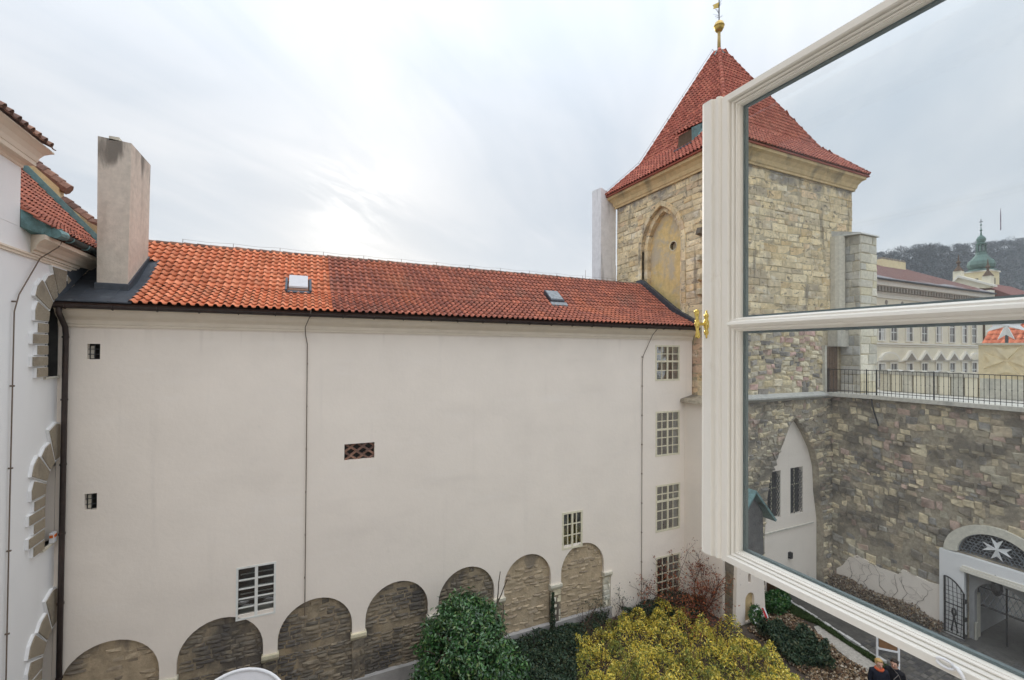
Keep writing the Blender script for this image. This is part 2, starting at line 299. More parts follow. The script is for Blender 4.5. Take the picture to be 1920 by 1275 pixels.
def pointed(c, w, z0, zs, h, n=8):
    """pointed-arch outline: centre c, half width w, base z0, spring zs, rise h (counter-clockwise from lower right)."""
    r = (w*w+h*h)/(2*w); e = r-w; t = math.degrees(math.asin(min(1, h/r)))
    right = [(c-e+r*math.cos(R(t*i/n)), zs+r*math.sin(R(t*i/n))) for i in range(n+1)]
    left = [(2*c-x, z) for x, z in reversed(right[:-1])]
    return [(c+w, z0)]+right+left+[(c-w, z0)]

# --- blocks of masonry: a unit block scaled into place; the largest in view are parts, the rest one joined part
def block_variants(mat, k=5, ro=0.):
    out = []
    for i in range(k):
        j = lambda s=.035: random.uniform(-s, s)
        e = .45
        v = [(-.5, -.5, -1), (.5, -.5, -1), (.5, .5, -1), (-.5, .5, -1)]
        a_, b_ = .02+ro*.5, .05+ro; o = [(-.5+j(a_), -.5+j(b_), -.22), (.5+j(a_), -.5+j(b_), -.22), (.5+j(a_), .5+j(b_), -.22), (-.5+j(a_), .5+j(b_), -.22)]
        t = [(p[0]*.9+j(), p[1]*.86+j(.05), j(.12+ro)) for p in o]
        c = [(j(.1), j(.1), .1+j(.15))]
        f = [(a, (a+1) % 4, (a+1) % 4+4, a+4) for a in range(4)]+[(a+4, (a+1) % 4+4, (a+1) % 4+8, a+8) for a in range(4)]+[(a+8, (a+1) % 4+8, 12) for a in range(4)]
        out.append((np.array(v+o+t+c), f, mesh('stone', v+o+t+c, f, mat)))
    return out
def courses(u0, u1, z0, z1, hr, wr, excl=None, gap=.018, dr=(.03, .09)):
    out = []; z = z0
    while z < z1-.04:
        h = min(random.uniform(*hr), z1-z)
        if z1-z-h < hr[0]*.6: h = z1-z
        iv = [(u0, u1)]
        for (a, c) in (excl(z, z+h) if excl else []):
            iv = [q for s, e in iv for q in ((s, min(e, a)), (max(s, c), e)) if q[1]-q[0] > .05]
        for s, e in iv:
            u = s
            while u < e-.03:
                w = random.uniform(*wr)*(.75+.5*h/hr[1]); w = min(w, e-u)
                if e-u-w < wr[0]*.5: w = e-u
                out.append((u+w/2, z+h/2, max(w-gap, .03), max(h-gap, .03), random.uniform(*dr))); u += w
        z += h
    return out
def lay(parent, sets, npart, hide=None, name='stone', rest='stone_blocks', rough={'stone_rubble': .2, 'stone_arch': .05, 'stone_tan': .05, 'stone_patch': .16, 'stone_ochre': .06}):
    """sets: (origin, u, n, blocks, material).  npart largest in view become parts."""
    vr = {}; allb = []
    for O, u, n, bl, mat in sets:
        rg_ = rough.get(mat, 0) > .1
        if mat not in vr: vr[mat] = block_variants(mat, 5, rough.get(mat, 0.))
        O, u, n = V(O), V(u), V(n); Z = V((0, 0, 1))
        for (a, z, w, h, d) in bl:
            if rg_: z += .06*math.sin(a*1.9+z*.7)+.03*math.sin(a*5.1+z*2.); w *= random.uniform(.8, 1.05); h *= random.uniform(.75, 1.1)
            c = O+u*a+Z*z+n*d; x, y, dep = pr(c); p1 = pr(c+u*w/2); p0 = pr(c-u*w/2)
            vis = 0 < x < 1920 and 0 < y < 1275 and not (hide and hide(x, y, c))
            ar = abs(p1[0]-p0[0])*h*F/dep if vis and dep > 0 else 0
            t = random.gauss(0, .05 if rg_ else .010); uu, zz = u*math.cos(t)+Z*math.sin(t), Z*math.cos(t)-u*math.sin(t)
            M = Matrix(((uu.x*w, zz.x*h, n.x*.12, c.x), (uu.y*w, zz.y*h, n.y*.12, c.y), (uu.z*w, zz.z*h, n.z*.12, c.z), (0, 0, 0, 1)))
            allb.append((ar, M, mat, random.randrange(5)))
    allb.sort(key=lambda q: -q[0])
    for ar, M, mat, k in allb[:npart]:
        if ar > 0: obj(name, vr[mat][k][2], parent, M)
    for mat in vr:
        join(rest, [(vr[mat][k][0], vr[mat][k][1], M) for ar, M, mm, k in [q for i, q in enumerate(allb) if i >= npart or q[0] <= 0] if mm == mat], mat, parent, 'stuff')
def join(name, items, mat, parent, kind=None, smooth=False):
    if not items: return None
    vs, fs, n = [], [], 0
    for v, f, M in items:
        A = np.array(M); vs.append(v@A[:3, :3].T+A[:3, 3]); fs += [tuple(i+n for i in q) for q in f]; n += len(v)
    o = obj(name, mesh(name, np.concatenate(vs).tolist(), fs, mat, None, smooth), parent)
    if kind: o['kind'] = kind
    return o
# --- roof tiles
def tile_geo(w=.19, L=.32, hmp=.048):
    pf = [(0, -.002), (.018, hmp*.72), (.05, hmp), (.082, hmp*.72), (.10, -.002), (.145, -.014), (w, -.002)]
    k = w/.19; pf = [(a*k, z) for a, z in pf]
    lo = [(a, 0, z+.046) for a, z in pf]; hi = [(a, L, z) for a, z in pf]; li = [(a, .012, z+.022) for a, z in pf]; n = len(pf)
    f = [(i, i+1, n+i+1, n+i) for i in range(n-1)]+[(2*n+i, 2*n+i+1, i+1, i) for i in range(n-1) if i > 3]
    return np.array(lo+hi+li), f
def tmat(O, u, s, n): return Matrix(((u.x, s.x, n.x, O.x), (u.y, s.y, n.y, O.y), (u.z, s.z, n.z, O.z), (0, 0, 0, 1)))
def tile_rows(p0, u, s, width, rows, exp, w=.19, keep=None, jit=.006):
    """tile frames over a slope: p0 lower corner, u along the eave, s up the slope."""
    u, s = V(u).normalized(), V(s).normalized(); n = u.cross(s); out = []
    for r in range(rows):
        for c in range(int(width/w)):
            if keep and not keep(c*w+w/2, r*exp+exp/2): continue
            O = V(p0)+u*(c*w)+s*(r*exp+random.uniform(-jit, jit))+n*random.uniform(0, jit)
            t = random.gauss(0, .012); uu = u*math.cos(t)+s*math.sin(t); ss = s*math.cos(t)-u*math.sin(t)
            out.append(tmat(O, uu, ss, n))
    return out
# --- leaves: folded kites scattered over points
def leaves(name, pts, size, mat, parent=None, kind=None, up=.5, aspect=.45, nrm=None, droop=0.):
    n = len(pts); d = rng.normal(size=(n, 3)); 
    if nrm is not None: d = d*.75+nrm*1.1
    d[:, 2] += up; d /= np.linalg.norm(d, axis=1)[:, None]
    a = rng.normal(size=(n, 3)); a -= d*(a*d).sum(1)[:, None]; a[:, 2] -= droop; a /= np.linalg.norm(a, axis=1)[:, None]
    c = np.cross(d, a); s = (size*rng.uniform(.6, 1.3, n))[:, None]
    P = np.asarray(pts); b0 = P-a*s*.5; tp = P+a*s*.5; l = P+c*s*aspect*.5+d*s*.12; r = P-c*s*aspect*.5+d*s*.12
    vs = np.stack([b0, l, tp, r], 1).reshape(-1, 3); q = np.arange(n)*4
    fs = np.stack([np.stack([q, q+2, q+1], 1), np.stack([q, q+3, q+2], 1)], 1).reshape(-1, 3)
    me = bpy.data.meshes.new(name); me.vertices.add(len(vs)); me.vertices.foreach_set('co', vs.ravel())
    me.loops.add(fs.size); me.loops.foreach_set('vertex_index', fs.ravel().astype(np.int32))
    me.polygons.add(len(fs)); me.polygons.foreach_set('loop_start', (np.arange(len(fs))*3).astype(np.int32))
    me.materials.append(MT[mat]); me.update(calc_edges=True)
    o = obj(name, me, parent)
    if kind: o['kind'] = kind
    return o
def branches(mb, p, d, L, r, depth, spread=.55, n=6):
    pts = [V(p)]; d = V(d).normalized()
    for i in range(3):
        d = (d+V((random.gauss(0, .16), random.gauss(0, .16), random.gauss(0.03, .12)))).normalized(); pts.append(pts[-1]+d*L/3)
    mb.tube(pts, r, n, r1=r*.6); ends = [pts[-1]]
    if depth > 0:
        for k in range(random.choice((2, 3, 3))):
            q = random.choice(pts[1:]); dd = d+V((random.gauss(0, spread), random.gauss(0, spread), random.gauss(.1, spread*.6)))
            ends += branches(mb, q, dd, L*random.uniform(.6, .85), r*.6, depth-1, spread, max(3, n-1))
    return ends

# ================================================================== SETTING
G = -10.1
q = MB(); q.add([(-59, -119, G), (1559, -119, G), (1559, 479, G), (-59, 479, G)], [(0, 1, 2, 3)])
tag(q.build('ground', 'asphalt', recalc=False), 'dark grey paved courtyard ground', kind='structure')
def sheet(name, poly, z, mat):
    m = MB(); m.add([(x, y, z) for x, y in poly], [tuple(range(len(poly)))])
    o = m.build(name, mat, recalc=False); o['kind'] = 'structure'; return o
sheet('garden_soil', [(-5.1, 4.5), (13, 4.5), (16.3, 7.9), (16.4, 8.7), (16.75, 9.9), (17.9, 11.0), (18.2, 12.15), (16.2, 12.15), (14.5, 13.9), (-5.1, 13.9)], G+.004, 'soil')
sheet('gravel_path', [(15.9, 6.2), (16.75, 6.2), (17.05, 8.0), (17.35, 9.4), (17.55, 10.4), (17.25, 10.45), (16.85, 10.0), (16.45, 8.7), (16.3, 7.9)], G+.008, 'gravel')

HZ = bpy.data.materials.new('haze'); HZ.use_nodes = True; t_ = HZ.node_tree; t_.nodes.clear(); b_ = NB(t_)
pv = b_.n('ShaderNodeVolumePrincipled'); pv.inputs['Color'].default_value = (.80, .87, .95, 1); pv.inputs['Density'].default_value = .0002; pv.inputs['Anisotropy'].default_value = .2
b_.lk(pv.outputs[0], b_.n('ShaderNodeOutputMaterial').inputs['Volume']); MT['haze'] = HZ
q = MB(); q.box(-60, 1560, -120, 480, G-1, 215); tag(q.build('haze', 'haze'), 'thin pale haze in the air', kind='stuff')

# ================================================================== LONG PLASTERED BUILDING
D = 14.0; XT = 14.91; XL = -5.15
pb = base('plastered_building', (4.8, 15, G), 'long white plastered building with orange tiled roof and blind stone arches at its foot', 'building')
fF = fr((0, D, 0), (1, 0, 0), (0, -1, 0))
ARCH = [(-5.05, -3.14), (-2.79, -.86), (-.51, 1.43), (1.80, 3.69), (4.02, 5.94), (6.30, 8.12), (8.54, 10.42)]
ZS = -8.32
out = [(XL, 1.0), (XL, ZS)]
for a, c in ARCH:
    r = (c-a)/2; out += [(a, ZS)]+[(x, z) for x, z in reversed(arcpts((a+c)/2, -7.06-r*1.0, r, r, 0, 180, 18))]+[(c, ZS)]
out += [(10.74, ZS), (10.74, G-.1), (XT-.01, G-.1), (XT-.01, 1.0)]
WIN = [(12.90, 14.20, -1.17, .28), (12.92, 14.21, -4.22, -2.40), (12.94, 14.24, -7.26, -5.37), (12.96, 14.26, -10.0, -8.25)]
holes = [rect(x0+.03, x1-.03, z0+.03, z1-.03) for x0, x1, z0, z1 in WIN]
holes += [rect(8.60, 9.42, -7.03, -5.87), rect(-1.46, -.61, -7.09, -5.87)]
SMALL = [(-4.63, -4.39, -.27, .10), (-4.63, -4.40, -3.86, -3.47)]
holes += [rect(*s) for s in SMALL]+[rect(1.16, 2.01, -3.23, -2.76)]
plate('plaster_wall', out, holes, .16, fF, 'plaster', pb)
q = MB(); q.box(XL, XT-.02, 14.5, 15, G-.2, 1.2); q.box(XL, XT-.02, 14.21, 14.5, -10.3, ZS+1.5)
q.build('backing_wall', 'room_dark', pb)
for i, (a, c) in enumerate(ARCH): plate('arch_backing', rect(a-.02, c+.02 if i < 6 else 10.73, G-.1, -6.95), [], .07, fF, 'arch_tan' if i in (0, 5, 6) else 'arch_render', pb, -.105)
plate('pier_backing', rect(XL, 10.72, G-.1, ZS), [], .07, fF, 'arch_render', pb, -.18)
q = MB(); [q.box(a, c, D+.02, D+.2, G, ZS-.15) for a, c in [(ARCH[i][1], ARCH[i+1][0]) for i in range(6)]]; q.build('pier_cores', 'arch_render', pb, kind='stuff')
def ex_arch(z0, z1):
    zm = (z0+z1)/2; o = []; pr_ = -6.0
    last = -9.
    for a, c in ARCH:
        r = (c-a)/2; zc = -7.06-r; w = r if zm < zc else math.sqrt(max(0, r*r-(zm-zc)**2))*.985
        m = (a+c)/2; o.append((last, m-w)); last = m+w
    return o+[(last, 20)]
b1 = courses(-5.05, 10.42, ZS+.0, -7.06, (.08, .14), (.14, .40), ex_arch, .014, (-.104, -.085))
b2 = courses(XL+.02, 10.72, -9.68, ZS-.18, (.08, .14), (.14, .40), None, .014, (-.104, -.075))
PIER = [(ARCH[i][1], ARCH[i+1][0]) for i in range(6)]+[(10.42, 10.74)]
b3 = [x for a, c in PIER for x in courses(a, c, -9.68, ZS-.18, (.16, .3), (.14, .4), None, .012, (-.03, -.01))]
def sparse(bl): return [x for x in bl if random.random() < (.55 if x[0] < -3 or x[0] > 6.2 else .93)*(1. if x[1] < -7.5 else .55)]
b1, b2 = sparse(b1), sparse(b2)
tan = lambda x: x[0] < -3 or x[0] > 6.2
lay(pb, [((0, D, 0), (1, 0, 0), (0, -1, 0), [x for x in b1+b2 if tan(x)], 'stone_tan'), ((0, D, 0), (1, 0, 0), (0, -1, 0), [x for x in b1+b2 if not tan(x)], 'stone_arch'), ((0, D, 0), (1, 0, 0), (0, -1, 0), [x for x in b3 if x[0] > 8], 'limestone'), ((0, D, 0), (1, 0, 0), (0, -1, 0), [x for x in b3 if x[0] < 8], 'stone_arch')], 290,
    lambda x, y, c: (780 < x < 1000 and y > 1150 and c.z < -8.9) or (x > 985 and y > 1195), rest='arch_stones')
for a, c in PIER:
    q = MB(); s = random.uniform(0, .03)
    q.prism([(D-.06-s, ZS+.005), (D+.15, ZS+.005), (D+.15, ZS-.2), (D+.0, ZS-.2), (D-.06-s, ZS-.09)], lambda y, z, x: (x, y, z), a-.035, c+.035)
    q.build('impost_stone', 'limestone', pb, bevel=.008)
q = MB(); q.prism([(D-.03, -9.68), (D+.1, -9.66), (D+.1, G-.1), (D-.03, G-.1)], lambda y, z, x: (x, y, z), XL+.02, 10.78); q.build('plinth', 'plinth', pb)
# cornice under the eaves
CP = [(14.02, .50), (13.955, .50), (13.955, .55), (13.935, .58), (13.935, .66), (13.90, .70), (13.83, .75), (13.77, .82), (13.74, .89), (13.70, .90), (13.70, .97), (14.02, 1.0)]
q = MB(); q.prism(CP, lambda y, z, x: (x, y, z), XL+.01, XT-.015); q.build('cornice', 'cornice_plaster', pb)
# gutter with brackets
q = MB(); pts = [(13.60+.085*math.cos(R(t)), .99+.085*math.sin(R(t))) for t in range(180, 361, 20)]+[(13.675, .995)]+[(13.60+.07*math.cos(R(t)), .99+.07*math.sin(R(t))) for t in range(360, 179, -20)]
q.prism(pts, lambda y, z, x: (x, y, z), XL+.0, XT-.06); gut = q.build('gutter', 'gutter', pb)
for i in range(24):
    x = -4.9+i*.85; m = MB(); m.tube([(x, 13.60+.097*math.cos(R(t)), .99+.097*math.sin(R(t))) for t in range(180, 361, 30)], .013, 5); m.build('bracket', 'gutter', gut)
q = MB(); q.box(XL, XT-.06, 13.69, 13.72, .98, 1.055); q.build('fascia', 'tile_under', pb)
# roof planes
Y0, Z0, Y1, Z1, Y2, Z2 = 13.60, 1.06, 15.0, 1.71, 17.06, 3.23
rp = MB(); rp.prism([(Y0+.06, Z0-.02), (Y1, Z1-.025), (Y2, Z2-.02), (20.6, 1.0), (20.6, .95), (Y0+.06, .97)], lambda y, z, x: (x, y, z), XL+.01, XT-.01)
roof = rp.build('roof', 'tile_under', pb)
def keep_left(x, yy): return True
TX0 = -3.73
s1, s2 = V((0, Y1-Y0, Z1-Z0)), V((0, Y2-Y1, Z2-Z1)); UX = V((1, 0, 0))
def zroof(y): return Z0+(Z1-Z0)*(y-Y0)/(Y1-Y0) if y < Y1 else Z1+(Z2-Z1)*(y-Y1)/(Y2-Y1)
def kp(u, t, seg):
    x = -5.1+u; y = (Y0+s1.normalized().y*t) if seg == 0 else (Y1+s2.normalized().y*t)
    if x < TX0-.12 and y < 16.05: return False
    if x < -3.9 and y < 16.1: return False
    if -.43 < x < .19 and 14.9 < y < 15.6: return False
    return x < XT-.1
E1, E2 = s1.length/6, s2.length/10
T = [(M, 0) for M in tile_rows((-5.1, Y0, Z0), UX, s1, XT+5.05, 6, E1, keep=lambda u, t: kp(u, t, 0))]
T += [(M, 1) for M in tile_rows((-5.1, Y1, Z1), UX, s2, XT+5.05, 10, E2, keep=lambda u, t: kp(u, t, 1))]
tv, tf = tile_geo()
tnew, told = mesh('tile', tv, tf, 'tile_new', None, True), mesh('tile', tv, tf, 'tile_old', None, True)
tl = []
for M, k in T:
    p = M.translation+V((.095, .1, .1)); x, y, dep = pr(p); dx_ = pr(p+V((.19, 0, 0)))[0]-x
    tl.append((dx_ if 0 < x < 1300 and not (183 < x < 288 and y < 545 and p.y > 14.3) else 0, M, 0 if M.translation.x < .70 else 1))
tl.sort(key=lambda a: -a[0])
for w, M, k in tl[:300]: obj('tile', (tnew, told)[k], pb, M)
for k, mt in ((0, 'tile_new'), (1, 'tile_old')):
    join('roof_tiles', [(tv, tf, M) for w, M, kk in tl[300:] if kk == k], mt, pb, 'stuff', True)
# mortared ridge and lightning wire
q = MB()
for i in range(58):
    x = -5.1+i*.345; q.tube([(x, Y2+.02, Z2+.01+random.uniform(-.01, .012)), (x+.36, Y2+.02, Z2+.0)], .085, 8, r1=.075)
q.build('ridge_tiles', 'tile_brown', pb, smooth=True)
q = MB(); rods = [(-3.4+i*1.35) for i in range(13)]
for x in rods: q.tube([(x, Y2, Z2+.05), (x, Y2, Z2+.19)], .008, 5)
w = []
for i, x in enumerate(rods): w += [(x, Y2, Z2+.185), (x+.67, Y2, Z2+.155)]
q.tube(w, .004, 4); q.tube([(13.3, Y2, Z2), (13.3, Y2, Z2+.8)], .008, 4); q.tube([(11.6, Y2, Z2), (11.6, Y2, Z2+.45)], .008, 4)
q.build('lightning_wire', 'rust_cable', pb)
# lead sheet round the chimney, and along the stone tower
q = MB()
for ya, yb in ((Y0+.02, Y1), (Y1, 16.05)):
    za, zb = zroof(ya)+.03, zroof(yb)+.03
    q.add([(XL+.01, ya, za), (TX0+.02, ya, za), (TX0+.02, yb, zb), (XL+.01, yb, zb), (XL+.01, ya, za-.03), (TX0+.02, ya, za-.03), (TX0+.02, yb, zb-.03), (XL+.01, yb, zb-.03)],
          [(0,1,2,3),(0,4,5,1),(1,5,6,2),(3,2,6,7)])
for x in (-4.75, -4.15): q.tube([(x, Y0+.03, Z0+.035), (x, 14.38, zroof(14.38)+.035)], .018, 5)
q.tube([(TX0-.02, Y0+.02, Z0+.05), (TX0-.02, Y1, Z1+.05), (TX0-.02, 16.0, zroof(16.)+.06)], .035, 6)
q.add([(XL+.012, 13.75, 1.12), (XL+.10, 13.75, 1.10), (XL+.10, 16, 2.5), (XL+.012, 16, 2.55), (XL+.012, 13.75, 1.45), (XL+.012, 16, 2.95)], [(0,1,2,3),(1,4,5,2),(0,4,1)])
q.build('lead_flashing', 'lead', pb)
q = MB(); q.prism([(13.75, 1.09), (14.6, 1.50), (Y1, 1.74), (Y2, 3.28), (17.35, 3.22), (17.35, 3.45), (17.0, 3.47), (14.85, 1.93), (13.75, 1.33)], lambda y, z, x: (x, y, z), XT-.16, XT+.03)
q.build('tower_flashing', 'lead', pb)
# big rendered chimney, leaning a little
def frustum(m, x0, x1, y0, y1, z0, z1, dx0=0, dx1=0, zt=None, mi=0):
    zt = zt or (z1, z1, z1, z1)
    return m.add([(x0, y0, z0), (x1, y0, z0), (x1, y1, z0), (x0, y1, z0), (x0+dx0, y0, zt[0]), (x1+dx1, y0, zt[1]), (x1+dx1, y1, zt[2]), (x0+dx0, y1, zt[3])],
                 [(0,3,2,1),(4,5,6,7),(0,1,5,4),(1,2,6,5),(2,3,7,6),(3,0,4,7)], mi)
q = MB(); frustum(q, -4.60, -4.005, 14.4, 16.0, 1.2, 5.22, -.035, .03, (5.25, 5.20, 5.24, 5.27)); ch = q.build('chimney', 'chimney_render', pb, label='tall grey rendered chimney stained dark at its top')
q = MB(); frustum(q, -4.64, -3.965, 14.36, 16.04, 1.2, 1.62, 0, 0, (1.60, 1.60, 2.62, 2.62)); q.build('base_flashing', 'lead', ch)
q = MB(); q.box(-4.42, -4.22, 14.4, 14.7, 5.2, 5.30); q.build('cap', 'limestone_grey', ch)
# roof hatches
def on_roof(x0, x1, ya, yb, h):
    a, c = zroof(ya), zroof(yb)
    return [(x0, ya, a+.02), (x1, ya, a+.02), (x1, yb, c+.02), (x0, yb, c+.02), (x0, ya-.02, a+h), (x1, ya-.02, a+h), (x1, yb-.05, c+h), (x0, yb-.05, c+h)]
BF = [(0,3,2,1),(4,5,6,7),(0,1,5,4),(1,2,6,5),(2,3,7,6),(3,0,4,7)]
q = MB(); q.add(on_roof(-.38, .16, 14.96, 15.55, .10), BF); h1 = q.build('roof_hatch', 'red', pb, label='roof hatch with a white metal lid')
h1.data.materials[0] = MT['tile_brown']
q = MB(); q.add(on_roof(-.37, .15, 15.0, 15.55, .19), BF); q2 = on_roof(-.37, .15, 15.0, 15.55, .14); q.v[0:4] = q2[4:8]; q.build('lid', 'dish_grey', h1)
q = MB(); [q.add(on_roof(x, x+.06, 14.86, 15.5, .13), BF) for x in (-.47, .19)]; q.add(on_roof(-.4, .2, 14.84, 14.95, .07), BF); q.build('frame', 'lead', h1); bpy.data.objects
q = MB(); q.add(on_roof(8.72, 9.32, 15.15, 15.75, .17), BF); h2 = q.build('roof_hatch', 'lead', pb, label='roof hatch with a grey glazed lid')
q = MB(); q.add([(x, y, z+.012) for x, y, z in on_roof(8.75, 9.29, 15.2, 15.7, .18)], BF); q.build('lid', 'lead_light', h2)
q = MB(); q.add(on_roof(8.66, 9.38, 14.98, 15.15, .09), BF); q.build('apron', 'lead_light', h2)
# conductor cables down the wall
def cable(name, parent, pts, clips, mat='rust_cable', r=.012, n=(0, -1, 0)):
    m = MB(); m.tube(pts, r, 5); o = m.build(name, mat, parent)
    for p in clips:
        c = MB(); p = V(p); nn = V(n); c.tube([p-nn*.03, p+nn*.035], r*1.5, 5); c.build('clip', mat, o)
cable('conductor_cable', pb, [(.22, 13.56, 1.1), (.20, 13.56, .93), (.08, 13.80, .62), (.09, 13.96, .42), (.14, 13.965, .15), (.15, 13.965, -3), (.16, 13.965, -7.3), (.16, 14.02, -7.5)], [(.15, 13.97, z) for z in (-.4, -1.6, -2.8, -4, -5.2, -6.4)])
cable('conductor_cable', pb, [(12.70, 13.66, .92), (12.66, 13.9, .68), (12.24, 13.96, -.16), (12.2, 13.965, -.4), (12.2, 13.965, -5), (12.2, 13.965, -9.9)], [(12.2, 13.97, -.2-1.15*i) for i in range(9)])
# downpipe in the corner
q = MB(); q.tube([(-5.0, 13.60, .95), (-5.0, 13.60, .80), (-4.98, 13.68, .66), (-4.97, 13.83, .48), (-4.97, 13.87, .30), (-4.975, 13.87, -5), (-4.98, 13.87, G)], .055, 12)
dp = q.build('downpipe', 'gutter', pb, smooth=True)
for z in (.25, -1.2, -2.7, -4.3, -5.9, -7.6):
    m = MB(); m.lathe([(.056, -.02), (.066, -.02), (.066, .02), (.056, .02)], (-4.975, 13.87, z), 12); m.box(-5.0, -4.96, 13.9, 14.0, z-.01, z+.01); m.build('collar', 'gutter', dp)

def window(parent, X0, X1, Zb, Zt, cols, rows, thick_row=None, mat='frame_cream', room='room_mid', name='window', fw=.068, f=fF, proud=.0, depth=.05, glaze='window_glass', extra=None, label=None):
    """casement window in a wall frame f: outer frame, bars, separate panes and the dim room behind."""
    wb = MB()
    def bx(m, a, c, z0, z1, d0, d1):
        p = [f(a, z0, d1), f(c, z0, d1), f(c, z0, d0), f(a, z0, d0), f(a, z1, d1), f(c, z1, d1), f(c, z1, d0), f(a, z1, d0)]
        return m.add(p, [(0,3,2,1),(4,5,6,7),(0,1,5,4),(1,2,6,5),(2,3,7,6),(3,0,4,7)])
    pb_ = proud+.012
    for a, c, z0, z1 in ((X0, X1, Zb, Zb+fw), (X0, X1, Zt-fw, Zt), (X0, X0+fw, Zb+fw, Zt-fw), (X1-fw, X1, Zb+fw, Zt-fw)): bx(wb, a, c, z0, z1, -.06, pb_)
    w = wb.build(name, mat, parent, label=label)
    a0, a1, z0, z1 = X0+fw, X1-fw, Zb+fw, Zt-fw; wd = a1-a0
    cx = [a0+wd*i/cols for i in range(cols+1)]; rz = [z0+(z1-z0)*r for r in [0]+rows]
    for i in range(1, cols):
        t = .036 if (cols % 2 == 0 and i == cols//2) else .017
        m = MB(); bx(m, cx[i]-t, cx[i]+t, z0, z1, -.05, pb_-.008-.02*(t < .03)); m.build('glazing_bar', mat, w)
    for j in range(1, len(rz)-1):
        t = .038 if j == thick_row else .017
        m = MB(); bx(m, a0, a1, rz[j]-t, rz[j]+t, -.049, pb_-.006-.02*(t < .03)); m.build('glazing_bar', mat, w)
    for i in range(cols):
        for j in range(len(rz)-1):
            m = MB(); e = random.uniform(-.007, .007); k = random.uniform(-.007, .007)
            p = [f(cx[i], rz[j], -.028+e), f(cx[i+1], rz[j], -.028-e), f(cx[i+1], rz[j+1], -.028+k), f(cx[i], rz[j+1], -.028-k)]
            p2 = [f(cx[i], rz[j], -.033+e), f(cx[i+1], rz[j], -.033-e), f(cx[i+1], rz[j+1], -.033+k), f(cx[i], rz[j+1], -.033-k)]
            m.add(p+p2, [(0,1,2,3),(7,6,5,4),(0,4,5,1),(1,5,6,2),(2,6,7,3),(3,7,4,0)]); m.build('pane', glaze, w)
    r = MB(); e = .02; A = [f(X0-e, Zb-e, -.17), f(X1+e, Zb-e, -.17), f(X1+e, Zt+e, -.17), f(X0-e, Zt+e, -.17), f(X0-e, Zb-e, -.46), f(X1+e, Zb-e, -.46), f(X1+e, Zt+e, -.46), f(X0-e, Zt+e, -.46)]
    r.add(A, [(4,5,6,7),(0,4,5,1),(1,5,6,2),(2,6,7,3),(3,7,4,0)]); r.build('interior', room, w, recalc=False)
    if extra: extra(w, bx)
    return w
def curt(fracs, z=(0, 1)):
    def g(w, bx, F=fracs):
        pass
    return g
def curtains(X0, X1, Zb, Zt, spans, mat='curtain'):
    def g(w, bx):
        for a, c in spans:
            m = MB(); n = 8; vs = []
            for i in range(n+1):
                x = X0+(X1-X0)*(a+(c-a)*i/n); d = -.13-.02*(i % 2); vs += [fF(x, Zb+.05, d), fF(x, Zt-.05, d)]
            m.add(vs, [(2*i, 2*i+2, 2*i+3, 2*i+1) for i in range(n)]); m.build('curtain', mat, w, recalc=False)
    return g
WR = [[.27, .55, .78, 1.], [.2, .4, .6, .8, 1.], [.22, .44, .66, .82, 1.], [.2, .4, .6, .8, 1.]]
SP = [[(.28, .48), (.80, .99)], [(.02, .2), (.8, .98)], [(.8, .99)], [(.02, .1)]]
for i, (x0, x1, z0, z1) in enumerate(WIN):
    window(pb, x0, x1, z0, z1, 4, WR[i], (2, 3, 3, None)[i], extra=curtains(x0, x1, z0, z1, SP[i]), room='room_dark' if i != 3 else 'wood_brown')
window(pb, 8.57, 9.45, -7.17, -5.83, 4, [.35, .68, 1.], None, extra=curtains(8.57, 9.45, -7.0, -5.83, [(.2, .36), (.74, .98)]), room='room_dark')
def slats(w, bx):
    for k, z in enumerate((-6.07, -6.25, -6.43, -6.6, -6.78)):
        m = MB(); bx(m, -1.42, -.65, z-.008, z+.012, -.14, -.10); m.build('slat', 'frame_white', w)
    m = MB(); bx(m, -1.43, -.64, -7.12, -6.96, -.15, -.09); m.build('slat', 'limestone_grey', w)
window(pb, -1.51, -.57, -7.23, -5.82, 2, [.2, .38, .58, .76, 1.], None, mat='frame_white', fw=.05, room='room_dark', extra=slats, label='wide white framed window behind bars')
for x0, x1, z0, z1 in SMALL:
    m = MB(); e = .0
    A = [fF(x0-e, z0, -.15), fF(x1+e, z0, -.15), fF(x1, z1, -.15), fF(x0, z1, -.15), fF(x0, z0, -.35), fF(x1, z0, -.35), fF(x1, z1, -.35), fF(x0, z1, -.35)]
    m.add(A, [(4,5,6,7),(0,4,5,1),(1,5,6,2),(2,6,7,3),(3,7,4,0)]); w = m.build('window', 'room_dark', pb, recalc=False)
    for t in (.5,):
        g = MB(); x = x0+(x1-x0)*t; g.tube([fF(x, z0, -.07), fF(x, z1, -.07)], .009, 5); g.build('bar', 'iron_grey', w)
    for t in (.33, .66):
        g = MB(); z = z0+(z1-z0)*t; g.tube([fF(x0, z, -.07), fF(x1, z, -.07)], .009, 5); g.build('bar', 'iron_grey', w)
    g = MB(); g.box(x0+.03, x0+.10, 14.12, 14.14, z0+.02, z1-.05); g.build('shutter', 'limestone_grey', w)
# brick lattice in the vent
m = MB(); m.box(1.13, 2.04, 14.15, 14.4, -3.26, -2.73); vent = m.build('vent', 'room_dark', pb)
bk = MB(); bk.box(-.10, .10, -.05, .05, -.028, .028); bme = mesh('brick', bk.v, bk.f, 'tile_brown')
for r in range(4):
    for c in range(5):
        M = Matrix.Translation((1.26+c*.17-(r % 2)*.02, 14.10, -3.18+r*.125))@Matrix.Rotation((.62 if (r+c) % 2 else -.62), 4, 'Y'); obj('brick', bme, vent, M)

